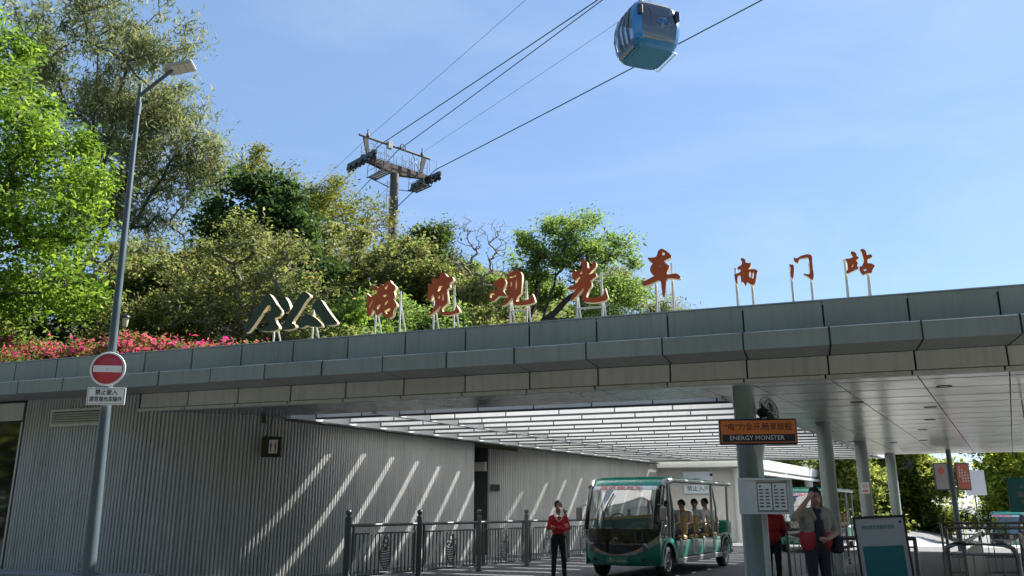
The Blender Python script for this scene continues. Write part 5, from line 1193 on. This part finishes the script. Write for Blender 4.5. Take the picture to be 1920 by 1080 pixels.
def limb_mesh(name, A, par, leafn, rtip, m, rmax, power=.5, seg=5):
    n = len(A); w = np.zeros(n)
    for i in leafn: w[i] += 1
    for i in range(n - 1, 0, -1):
        w[par[i]] += w[i]
    r = np.minimum(rtip * np.maximum(w, 1) ** power, rmax)
    I = np.array([i for i in range(1, n)]); Pp = np.array([par[i] for i in I])
    a = A[Pp]; b = A[I]; d = b - a; L = np.linalg.norm(d, axis=1)[:, None] + 1e-9; d /= L
    ref = np.where(np.abs(d[:, 2:3]) < .9, np.array([[0, 0, 1.]]), np.array([[1., 0, 0]])); x = np.cross(d, ref); x /= np.linalg.norm(x, axis=1)[:, None]; y = np.cross(d, x)
    V = []; 
    for e, (cc, rr) in enumerate(((a, np.minimum(r[Pp], r[I] * 1.6)), (b, r[I]))):
        for k in range(seg):
            t = 2 * math.pi * k / seg; V.append(cc + (x * math.cos(t) + y * math.sin(t)) * rr[:, None])
    V = np.stack(V, 1); ne = len(I); F = []
    idx = np.arange(ne)[:, None] * (2 * seg)
    for k in range(seg): F.append(np.concatenate([idx + k, idx + (k + 1) % seg, idx + seg + (k + 1) % seg, idx + seg + k], 1))
    F = np.stack(F, 1).reshape(-1, 4); me = bpy.data.meshes.new(name); V = V.reshape(-1, 3)
    me.vertices.add(len(V)); me.vertices.foreach_set('co', V.reshape(-1).astype(np.float32)); me.loops.add(F.size); me.loops.foreach_set('vertex_index', F.reshape(-1).astype(np.int32))
    me.polygons.add(len(F)); me.polygons.foreach_set('loop_start', np.arange(0, F.size, 4, dtype=np.int32)); me.polygons.foreach_set('loop_total', np.full(len(F), 4, np.int32))
    me.polygons.foreach_set('use_smooth', np.ones(len(F), bool)); me.materials.append(MATS[m]); me.update(calc_edges=True); return me
def blob_points(blobs, n, shell=.55):
    """points spread through rounded masses that break up into smaller tufts with gaps between them"""
    subs = []
    for c, r_ in blobs:
        c = np.array(c, float); r_ = np.array(r_, float); k = rng.integers(7, 11)
        for i in range(k):
            d = rng.normal(size=3); d[2] = d[2] * .8 + .15; d /= np.linalg.norm(d)
            subs.append((c + d * r_ * rng.uniform(.60, 1.12), r_ * rng.uniform(.20, .44)))
        subs.append((c, r_ * .5))
    vol = np.array([b[1].prod() for b in subs]) ** .6; vol /= vol.sum(); out = []
    for (c, r_), v in zip(subs, vol):
        k = max(2, int(round(n * v))); d = rng.normal(size=(k, 3)); d /= np.linalg.norm(d, axis=1)[:, None]
        rad = shell + (1 - shell) * rng.random((k, 1)); rad[rng.random(k) < .10] *= 1.35
        out.append(c + d * rad * r_)
    return np.vstack(out)
def tree(name, label, cat, base, blobs, m_leaf, m_bark, clusters=160, per=170, spread=.45, size=.14, aspect=.45, droop=.0, trunk_h=None, group=None, rtip=.012, rmax=.3, step=.45, trunk=None, up=.35, sag=0., second=None, bare=False, power=.5, limbs=(), start=None):
    """blobs are given around the foot of the tree"""
    root = thing(name, label, cat, base, 0, group)
    T = blob_points(blobs, clusters)
    if trunk is None:
        top = np.mean([b[0] for b in blobs], axis=0); trunk = [(0, 0, -.6), (top[0] * .15, top[1] * .15, trunk_h * .5), (top[0] * .35, top[1] * .35, trunk_h)]
    A, par, lf = skeleton(T, trunk, step, .12, limbs)
    link('trunk', limb_mesh('trunk', A, par, lf, rtip, m_bark, rmax, power), root)
    if not bare:
        kcl = len(T); num = (per * rng.uniform(.35, 1.65, kcl)).astype(int) + 1; ctr = np.repeat(T, num, 0); off = rng.normal(size=ctr.shape) * spread * np.repeat(.45 + .9 * rng.random((kcl, 1)), num, 0)
        off[:, 2] *= .7
        if sag: off[:, 2] -= np.abs(rng.normal(size=len(off))) * sag
        n_, m_ = ((ctr + off)[:, 0] + base[0] - PO.x, (ctr + off)[:, 1] + base[1] - PO.y); det = PU.x * PW.y - PU.y * PW.x
        keep = ~(((n_ * PW.y - m_ * PW.x) / det / BAY > 4.2) & ((PU.x * m_ - PU.y * n_) / det > 0) & ((PU.x * m_ - PU.y * n_) / det < 27) & ((ctr + off)[:, 2] + base[2] < 4.7))   # nothing grows into the building
        ctr, off = ctr[keep], off[keep]; num = np.array([1]) if False else num
        Q = leaves(ctr + off, size, aspect, droop, up)
        link('crown', quads_to_mesh('crown', Q, m_leaf), root)
        if second:
            m2, frac, sz = second; k = int(len(ctr) * frac); sel = rng.integers(0, len(ctr), k)
            if 'petal' in m2:        # blooms sit in trusses on the outer, upper tufts
                w_ = (T[:, 2] - T[:, 2].min()) / np.ptp(T[:, 2]) + .6 * rng.random(kcl); on = np.repeat(w_ > np.quantile(w_, .55), num)[keep]; pool = np.flatnonzero(on); sel = pool[rng.integers(0, len(pool), k)]
                off = off * .8
            Q = leaves(ctr[sel] + off[sel] * 1.1 + rng.normal(size=(k, 3)) * .05, sz, aspect, droop, up); link('blossom' if 'petal' in m2 else 'dry_leaves', quads_to_mesh('sprays', Q, m2), root)
    return root
# ------------------------------------------------------------------ planting plan (feet of trees in metres; crowns as masses above the foot)
def foot(x, y): return (x, y, ground_at(x, y) - .1)
# near bright green tree on the bank at the left
tree('broadleaf_tree', 'bright light-green broadleaf tree at the left edge in front of the others', 'tree', foot(-15.6, 23.6),
     [((1.2, -.8, 3.6), (2.3, 1.9, 1.2)), ((-.6, 0, 5.2), (2.4, 2.0, 1.3)), ((1.6, -.4, 5.6), (1.9, 1.6, 1.0)), ((-.4, 0, 7.4), (2.0, 1.7, 1.2)), ((.9, 0, 8.6), (1.5, 1.4, .9)), ((-1.0, 0, 10.2), (1.8, 1.5, 1.3)), ((2.3, 0, 7.1), (1.2, 1.0, .7)), ((-1.0, 0, 2.6), (2.6, 2.0, 1.2)), ((-1.2, 0, 12.0), (1.3, 1.2, .9))],
     'leaf_bright', 'bark', 330, 110, .36, .155, .42, trunk_h=4.5, rtip=.011, rmax=.22, sag=.12)
# tall eucalyptus behind it
tree('eucalyptus_tree', 'tall wispy grey-green eucalyptus with many upright limbs behind the lamp post', 'tree', foot(-21.6, 38.5),
     [((-1.5, 0, 19.6), (2.6, 2.4, 1.7)), ((1.0, 0, 19.8), (2.3, 2.3, 1.6)), ((3.3, 0, 17.6), (2.2, 2.0, 1.7)), ((-3.0, 0, 17.2), (1.7, 1.8, 1.6)), ((4.3, 0, 14.6), (1.9, 1.8, 1.6)), ((1.2, 0, 16.2), (2.6, 2.4, 1.7)), ((5.6, 0, 11.4), (2.0, 1.8, 1.7)), ((2.6, 0, 12.0), (2.6, 2.2, 1.6)), ((.4, 0, 9.6), (2.6, 2.2, 1.6)), ((5.0, 0, 8.6), (2.0, 1.8, 1.5)), ((-2.4, 0, 12.6), (1.7, 1.6, 1.4)), ((1.0, 0, 13.6), (2.4, 2.2, 1.6)), ((3.4, 0, 15.0), (2.0, 2.0, 1.5)), ((-1.0, 0, 15.2), (2.2, 2.0, 1.5)), ((4.6, 0, 12.8), (1.9, 1.8, 1.5)), ((1.6, 0, 10.6), (2.2, 2.0, 1.5))],
     'leaf_euca', 'bark', 760, 70, .42, .30, .17, droop=.9, trunk=[(0, 0, -.6), (.2, 0, 3.0), (.4, 0, 6.0)], limbs=[((.4, 0, 6), (-.6, 0, 10), (-1.9, .2, 17.5)), ((.4, 0, 6), (.3, .3, 11), (-.2, .3, 18.0)), ((.3, 0, 8), (1.2, -.2, 12), (1.6, 0, 18.0)), ((.3, 0, 5), (2.0, 0, 9.5), (3.3, .2, 15.8)), ((.3, 0, 4), (2.4, -.2, 7), (4.6, 0, 12.0)), ((.1, 0, 3), (-1.6, 0, 8), (-3.0, 0, 15))], rtip=.013, rmax=.20, step=.6, sag=.35, power=.42)
# dark evergreen and yellow-green trees by it
tree('evergreen_tree', 'dark glossy evergreen tree left of the cableway tower', 'tree', foot(-11.0, 35.0),
     [((-.2, 0, 7.2), (1.4, 1.4, 1.0)), ((1.0, 0, 6.2), (1.5, 1.4, 1.0)), ((-1.4, 0, 6.2), (1.5, 1.4, 1.0)), ((.2, -.3, 4.9), (2.3, 1.8, 1.2)), ((1.9, 0, 4.4), (1.6, 1.5, 1.1)), ((-2.2, 0, 5.0), (1.4, 1.4, 1.0))],
     'leaf_dark', 'bark_dark', 170, 170, .34, .22, .45, trunk_h=4.2, rmax=.2)
tree('silk_tree', 'yellow-green feathery tree behind the dark evergreen', 'tree', foot(-11.6, 43.0),
     [((-2.4, 0, 9.6), (1.6, 1.6, 1.0)), ((1.6, 0, 8.4), (2.0, 1.9, 1.2)), ((3.2, 0, 6.6), (1.8, 1.8, 1.2)), ((.0, 0, 8.0), (1.8, 1.8, 1.1)), ((2.6, 0, 4.4), (2.2, 2.0, 1.3))],
     'leaf_yellow', 'bark', 150, 150, .42, .16, .35, trunk_h=4.5, rmax=.18)
tree('broadleaf_tree', 'dull green tree around the foot of the cableway tower', 'tree', foot(-9.3, 44.0),
     [((0, 0, 3.2), (1.5, 1.5, .9)), ((-1.8, 0, 2.6), (1.5, 1.5, 1.0)), ((1.2, 0, 1.6), (1.5, 1.5, 1.0)), ((-.4, 0, 1.2), (2.2, 1.7, 1.1))],
     'leaf_olive', 'bark', 100, 150, .42, .17, .42, trunk_h=2.6, rmax=.15)
tree('round_tree', 'round dense olive-green tree just right of the cableway tower', 'tree', (-4.95, 44.0, 10.5),
     [((0, 0, 5.3), (1.2, 1.2, .95)), ((.7, 0, 4.4), (1.0, 1.0, .9)), ((-.6, 0, 4.4), (.9, 1.0, .9)), ((0, 0, 3.2), (1.3, 1.2, 1.0))],
     'leaf_dark', 'bark', 90, 170, .36, .17, .45, trunk_h=2.6, rmax=.14, second=('leaf_yellow', .25, .16))
tree('bare_tree', 'leafless grey tree with fine twigs left of the acacia', 'tree', foot(-1.9, 41.0),
     [((0, 0, 5.8), (1.7, 1.2, 1.3)), ((-.9, 0, 4.6), (1.3, 1.1, 1.0)), ((1.3, 0, 4.4), (1.6, 1.2, 1.2))], 'leaf_dry', 'bark_pale', 420, 1, .3, .1, trunk_h=2.2, rtip=.0055, rmax=.085, bare=True, step=.28)
tree('bare_tree', 'small leafless tree with bare twigs at the foot of the tower', 'tree', foot(-7.2, 41.5),
     [((0, 0, 5.4), (.9, .9, 1.2)), ((.5, 0, 4.0), (.9, .8, .9))], 'leaf_dry', 'bark_pale', 200, 1, .3, .1, trunk_h=2.0, rtip=.0055, rmax=.06, bare=True, step=.28)
# spreading acacia behind the roof letters
AK = 1.27
def ak(t): return tuple(q * AK for q in t)
tree('acacia_tree', 'spreading fresh-green tree with dark crooked limbs behind the roof letters', 'tree', (.45, 36.8, 4.35),
     [(ak(c), ak(r_)) for c, r_ in [((1.5, 0, 7.75), (1.2, 1.3, .75)), ((2.9, .3, 6.7), (1.3, 1.3, .85)), ((1.2, -.2, 6.4), (1.1, 1.1, .65)), ((.2, 0, 7.0), (.7, .8, .5)), ((3.8, .2, 5.3), (1.0, 1.1, .85)), ((2.6, 0, 5.2), (1.1, 1.1, .75)), ((.0, 0, 5.9), (.6, .7, .35)), ((3.2, 0, 4.1), (1.0, 1.0, .75)), ((2.1, 0, 3.7), (.8, .8, .6))]],
     'leaf_acacia', 'bark_dark', 300, 90, .30, .15, .38, trunk=[ak(t) for t in ((-.9, 0, -.4), (-.7, 0, 1.8), (-.1, 0, 3.2), (.9, 0, 4.3), (1.9, 0, 5.2))], limbs=[[ak(t) for t in l_] for l_ in (((-.1, 0, 3.2), (.5, .2, 4.9), (.6, .1, 6.6)), ((.9, 0, 4.3), (2.2, -.1, 4.2), (3.2, 0, 4.4)), ((.5, 0, 4.0), (1.2, .2, 5.6), (1.4, 0, 7.2)))], rtip=.011, rmax=.17, step=.4)
tree('eucalyptus_tree', 'small wispy tree behind the last large roof letter', 'tree', foot(4.6, 45.0),
     [((2.8, 0, 5.0), (1.0, 1.2, 1.0)), ((1.3, 0, 6.5), (1.2, 1.2, 1.0)), ((.6, 0, 4.6), (1.1, 1.1, 1.0)), ((4.2, 0, 4.3), (1.0, 1.0, .6)), ((2.0, 0, 3.2), (1.6, 1.2, .9))],
     'leaf_euca', 'bark_dark', 100, 110, .38, .20, .22, droop=.6, trunk_h=2.8, rmax=.12, sag=.2)
# scrub on the bank
scrub = [('dense olive shrub above the left flower bank', -17.2, 25.2, [((0, 0, 2.2), (2.2, 1.8, 1.7)), ((1.6, 0, 1.6), (1.6, 1.4, 1.2))], 'leaf_olive', .14),
         ('olive thicket with pale stems behind the garden lamp', -11.6, 27.2, [((0, 0, 2.6), (1.9, 1.7, 2.0)), ((1.5, 0, 3.6), (1.5, 1.4, 1.4)), ((-1.4, 0, 2.0), (1.5, 1.4, 1.5))], 'leaf_olive', .13),
         ('brownish leafy tree with forked trunk behind the flower bank', -9.0, 26.5, [((0, 0, 4.6), (2.1, 1.7, 1.5)), ((1.5, 0, 3.6), (1.6, 1.5, 1.3)), ((-1.5, 0, 3.6), (1.5, 1.5, 1.3)), ((.6, 0, 5.7), (1.4, 1.3, 1.0))], 'leaf_olive', .12),
         ('dry brown shrub with hanging seed pods below the evergreen', -10.2, 30.5, [((0, 0, 4.3), (1.9, 1.7, 1.5)), ((1.6, 0, 3.6), (1.5, 1.4, 1.3)), ((-1.7, 0, 4.6), (1.5, 1.4, 1.3))], 'leaf_olive', .15),
         ('olive shrub just behind the roof emblem', -6.6, 25.4, [((0, 0, 1.9), (1.6, 1.3, 1.4)), ((1.4, 0, 1.5), (1.1, 1.2, 1.1)), ((-1.2, 0, 1.6), (1.2, 1.2, 1.1))], 'leaf_olive', .12),
         ('light green bamboo-like shrub between emblem and first roof letter', -4.2, 26.4, [((0, 0, 1.9), (1.2, 1.1, 1.3)), ((.9, 0, 1.2), (1.0, 1.0, .9)), ((-.7, 0, 2.8), (1.0, 1.0, .9))], 'leaf_bamboo', .17),
         ('grey-green shrub behind the first roof letter', -4.4, 32.5, [((0, 0, 3.2), (1.7, 1.4, 1.5)), ((1.6, 0, 2.6), (1.4, 1.3, 1.2)), ((-1.6, 0, 3.6), (1.5, 1.3, 1.4))], 'leaf_acacia', .15),
         ('olive scrub behind the second roof letter', -1.9, 27.6, [((0, 0, 1.6), (1.4, 1.2, 1.1)), ((1.2, 0, 1.8), (1.1, 1.1, 1.0)), ((-1.3, 0, 1.6), (1.1, 1.1, 1.0))], 'leaf_olive', .12),
         ('tall olive scrub left of the acacia trunk', -2.2, 34.0, [((0, 0, 2.8), (1.8, 1.4, 1.4)), ((1.7, 0, 2.3), (1.4, 1.3, 1.2))], 'leaf_olive', .14),
         ('yellowish scrub under the acacia crown', -.9, 30.0, [((0, 0, 1.5), (1.2, 1.1, 1.0)), ((1.2, 0, 1.2), (1.0, 1.0, .9))], 'leaf_bamboo', .12),
         ('dark thicket on the slope behind the bright tree', -18.5, 31.0, [((0, 0, 3.0), (3.0, 2.0, 2.4)), ((3.0, 0, 3.2), (2.4, 1.8, 2.2)), ((-3, 0, 3), (2.4, 1.8, 2.2))], 'leaf_dark', .18),
         ('dark thicket high on the slope below the evergreen', -13.2, 33.0, [((0, 0, 3.2), (2.6, 1.8, 2.0)), ((2.6, 0, 3.0), (2.2, 1.8, 1.8)), ((-2.2, 0, 4.2), (2.0, 1.8, 1.9))], 'leaf_olive', .16),
         ('dull thicket on the slope before the tower', -7.4, 37.0, [((0, 0, 3.2), (2.2, 1.7, 1.7)), ((2.0, 0, 2.8), (1.8, 1.6, 1.5)), ((-2.0, 0, 3.6), (1.9, 1.6, 1.6))], 'leaf_olive', .16),
         ('low green thicket at the far end of the bank behind the small tree', 1.6, 41.0, [((0, 0, 1.6), (1.6, 1.3, 1.2)), ((-2, 0, 1.9), (1.6, 1.3, 1.3))], 'leaf_acacia', .15)]
for lab, x, y, bl, lm, sz in scrub:
    nb_ = len(bl); dry = 'forked' in lab
    tree('shrub' if not dry else 'forked_tree', lab, 'shrub' if not dry else 'tree', foot(x, y), bl, lm, 'bark_pale' if dry or 'pale' in lab else 'bark', 75 * nb_, 72 if not dry else 42, .27, sz, .40, droop=.35 if lm == 'leaf_dry' else .05,
         trunk=[(0, 0, -.5), (.05, 0, .5), (.15, .0, 1.4)] if not dry else [(0, 0, -.5), (-.05, 0, 1.0), (-.15, 0, 2.6)], rtip=.011 if not dry else .015, rmax=.08 if not dry else .14, step=.3, second=('leaf_dry', .14, sz * .9) if lm in ('leaf_olive', 'leaf_dark') else None)
for lab, x, y, bl, lm, sz in [('sage-green shrub behind the gap between first and second roof letters', -3.2, 29.6, [((0, 0, 1.9), (1.3, 1.1, 1.1)), ((1.1, 0, 1.6), (1.0, 1.0, .9))], 'leaf_olive', .13),
                              ('fresh green shrub behind the middle roof letter', .1, 28.4, [((0, 0, 1.2), (1.1, 1.0, .9)), ((-1.0, 0, 1.4), (1.0, 1.0, .9))], 'leaf_bamboo', .13),
                              ('olive shrub behind the gap before the middle roof letter', -2.6, 37.5, [((0, 0, 2.6), (1.8, 1.4, 1.4)), ((1.8, 0, 2.4), (1.4, 1.3, 1.2)), ((-1.8, 0, 2.6), (1.4, 1.3, 1.2))], 'leaf_olive', .15),
                              ('tall olive scrub below the leafless tree', -1.6, 33.6, [((0, 0, 3.6), (1.3, 1.1, 1.1)), ((1.2, 0, 3.0), (1.1, 1.0, 1.0)), ((-1.2, 0, 3.2), (1.1, 1.0, 1.0)), ((.6, 0, 2.0), (1.6, 1.2, 1.0))], 'leaf_olive', .14),
                              ('tall thicket on the crest beside the leafless tree', -2.6, 46.0, [((0, 0, 1.5), (2.0, 1.5, 1.1)), ((2.2, 0, 1.2), (1.8, 1.4, 1.0)), ((4.2, 0, 1.0), (1.6, 1.4, 1.0)), ((-2.0, 0, 1.6), (1.6, 1.4, 1.0))], 'leaf_acacia', .17),
                              ('pale scrub right of the leafless tree', .3, 34.4, [((0, 0, 3.0), (1.1, 1.0, 1.0)), ((1.0, 0, 2.2), (1.0, 1.0, .9))], 'leaf_acacia', .14),
                              ('dull green scrub left of the leafless tree', -3.8, 36.0, [((0, 0, 4.2), (1.4, 1.2, 1.2)), ((1.3, 0, 3.4), (1.2, 1.1, 1.0)), ((-1.3, 0, 3.6), (1.2, 1.1, 1.0))], 'leaf_olive', .15),
                              ('pale olive thicket high above the garden lamp', -14.6, 30.0, [((0, 0, 5.0), (2.0, 1.6, 1.6)), ((1.8, 0, 4.4), (1.6, 1.5, 1.4)), ((-1.6, 0, 4.0), (1.6, 1.5, 1.4))], 'leaf_olive', .15)]:
    tree('shrub', lab, 'shrub', foot(x, y), bl, lm, 'bark', 80 * len(bl), 85, .28, sz, .4, trunk=[(0, 0, -.5), (.05, 0, .5), (.15, 0, 1.4)], rtip=.008, rmax=.07, step=.3, second=('leaf_dry', .12, sz))
for lab, x, y, h in [('leafless twiggy shrub in front of the forked tree', -8.0, 25.3, 3.2), ('leafless twiggy shrub right of the garden lamp', -10.3, 25.8, 2.8), ('leafless grey shrub right of the roof emblem', -5.4, 27.6, 3.4), ('leafless grey shrub behind the first roof letter', -3.4, 31.0, 3.6), ('leafless twigs standing above the olive thicket', -8.8, 29.0, 5.6), ('leafless grey shrub behind the middle roof letter', -.9, 32.0, 3.8)]:
    tree('bare_shrub', lab, 'shrub', foot(x, y), [((0, 0, h * .75), (1.1, .9, h * .28)), ((.8, 0, h * .6), (.9, .8, h * .25)), ((-.8, 0, h * .6), (.9, .8, h * .25))], 'leaf_dry', 'bark_pale', 260, 1, .3, .1, trunk=[(0, 0, -.5), (.05, 0, .3), (.1, 0, h * .3)], rtip=.0065, rmax=.05, bare=True, step=.22)
# ground cover over the whole bank: nobody could count it
k_ = 90000; nn = rng.uniform(-14, 4.0, k_); mm = 3 + 40 * rng.random(k_) ** 1.3
hz = np.array([hill_z(a_, b_) for a_, b_ in zip(nn, mm)]); patchy = .5 + .5 * np.sin(nn * 1.9 + 1.3 * np.sin(mm * .8)) * np.sin(mm * 1.1 + nn * .4)
Pq = np.array([PO[0] + PU.x * nn * BAY + PW.x * mm, PO[1] + PU.y * nn * BAY + PW.y * mm, hz + rng.random(k_) ** 1.5 * (.25 + 1.1 * patchy)]).T
tag(link('undergrowth', quads_to_mesh('undergrowth', leaves(Pq, .17, .42), 'leaf_olive')), 'low leafy undergrowth covering the bank', 'undergrowth', kind='stuff')
# flowering bank
for i, (x, y, w, lab) in enumerate([(-14.3, 21.8, 1.6, 'pink flowering shrub at the left end of the bank'), (-12.2, 21.2, 1.5, 'pink flowering shrub left of the lamp pole'), (-10.4, 20.6, 1.3, 'bright pink flowering shrub right behind the lamp pole'), (-8.7, 20.3, 1.2, 'pink flowering shrub by the white rod'), (-6.7, 19.9, 1.2, 'sparse pink flowering shrub at the right end of the bank')]):
    h = [1.35, 1.30, 1.35, 1.15, .95][i]
    tree('flowering_shrub', lab, 'shrub', (x, y, 4.25), [((0, 0, h * .62), (w, .9, h * .55)), ((w * .6, 0, h * .5), (w * .6, .8, h * .42)), ((-w * .6, 0, h * .55), (w * .6, .8, h * .45))],
         'leaf_hedge', 'bark', 170, 80, .16, .085, .5, trunk=[(0, 0, -.3), (0, 0, .1), (0, 0, .3)], rtip=.006, rmax=.04, step=.25, second=('petal_pink', [.12, .15, .24, .26, .34][i], .105), group='flowering shrubs on the bank')
# park trees beyond the forecourt on the right
PT = [(18.5, 52, 'green tree beyond the rear building, left of the banner pole', 0), (26.5, 59, 'yellow-green park tree behind the banner boards', 1), (30.0, 50, 'sunlit yellow-leaved park tree right of the banner boards', 1),
      (36.0, 48, 'sunlit yellow-green park tree at the right edge', 1), (27.0, 60, 'green park tree in the second row behind the banner pole', 0), (36.0, 58, 'green park tree in the second row at the right', 0), (44.0, 54, 'green park tree farthest to the right', 0)]
protos = {}
for x, y, lab, kd in PT:
    if kd not in protos:
        protos[kd] = tree('park_tree', lab, 'tree', (x, y, -1.0), [((0, 0, 6.2), (3.0, 2.6, 2.0)), ((1.8, 0, 4.4), (2.4, 2.2, 1.5)), ((-1.8, 0, 4.3), (2.4, 2.2, 1.5)), ((0, -.6, 2.9), (3.0, 2.0, 1.3)), ((1.5, 0, 1.6), (2.6, 1.8, .9)), ((-1.6, 0, 1.6), (2.4, 1.8, .9))],
                          'leaf_park' if kd else 'leaf_parkgreen', 'bark', 300, 85, .42, .24, .5, trunk_h=3.2, rtip=.014, rmax=.2, group='park trees beyond the forecourt')
    else:
        c = copy_tree(protos[kd]); c.location = (x, y, -1.0); c.rotation_euler = (0, 0, random.uniform(0, 6)); s_ = random.uniform(.9, 1.15); c.scale = (s_, s_, s_); c['label'] = lab

# tall park trees behind the viewpoint; the window bay at the left mirrors them
for i, (x, y) in enumerate([(-30, -9), (-21, -13), (-12, -9), (-3, -14), (7, -10), (16, -14), (26, -9), (36, -4), (-40, -2), (-38, 9)]):
    c = copy_tree(protos[0]); c.location = (x, y, -1.0); c.rotation_euler = (0, 0, i * 1.7); c.scale = (2.3, 2.3, 2.5)
    c['label'] = 'tall park tree behind the viewpoint, mirrored in the left window'; c['group'] = 'tall trees behind the viewpoint'
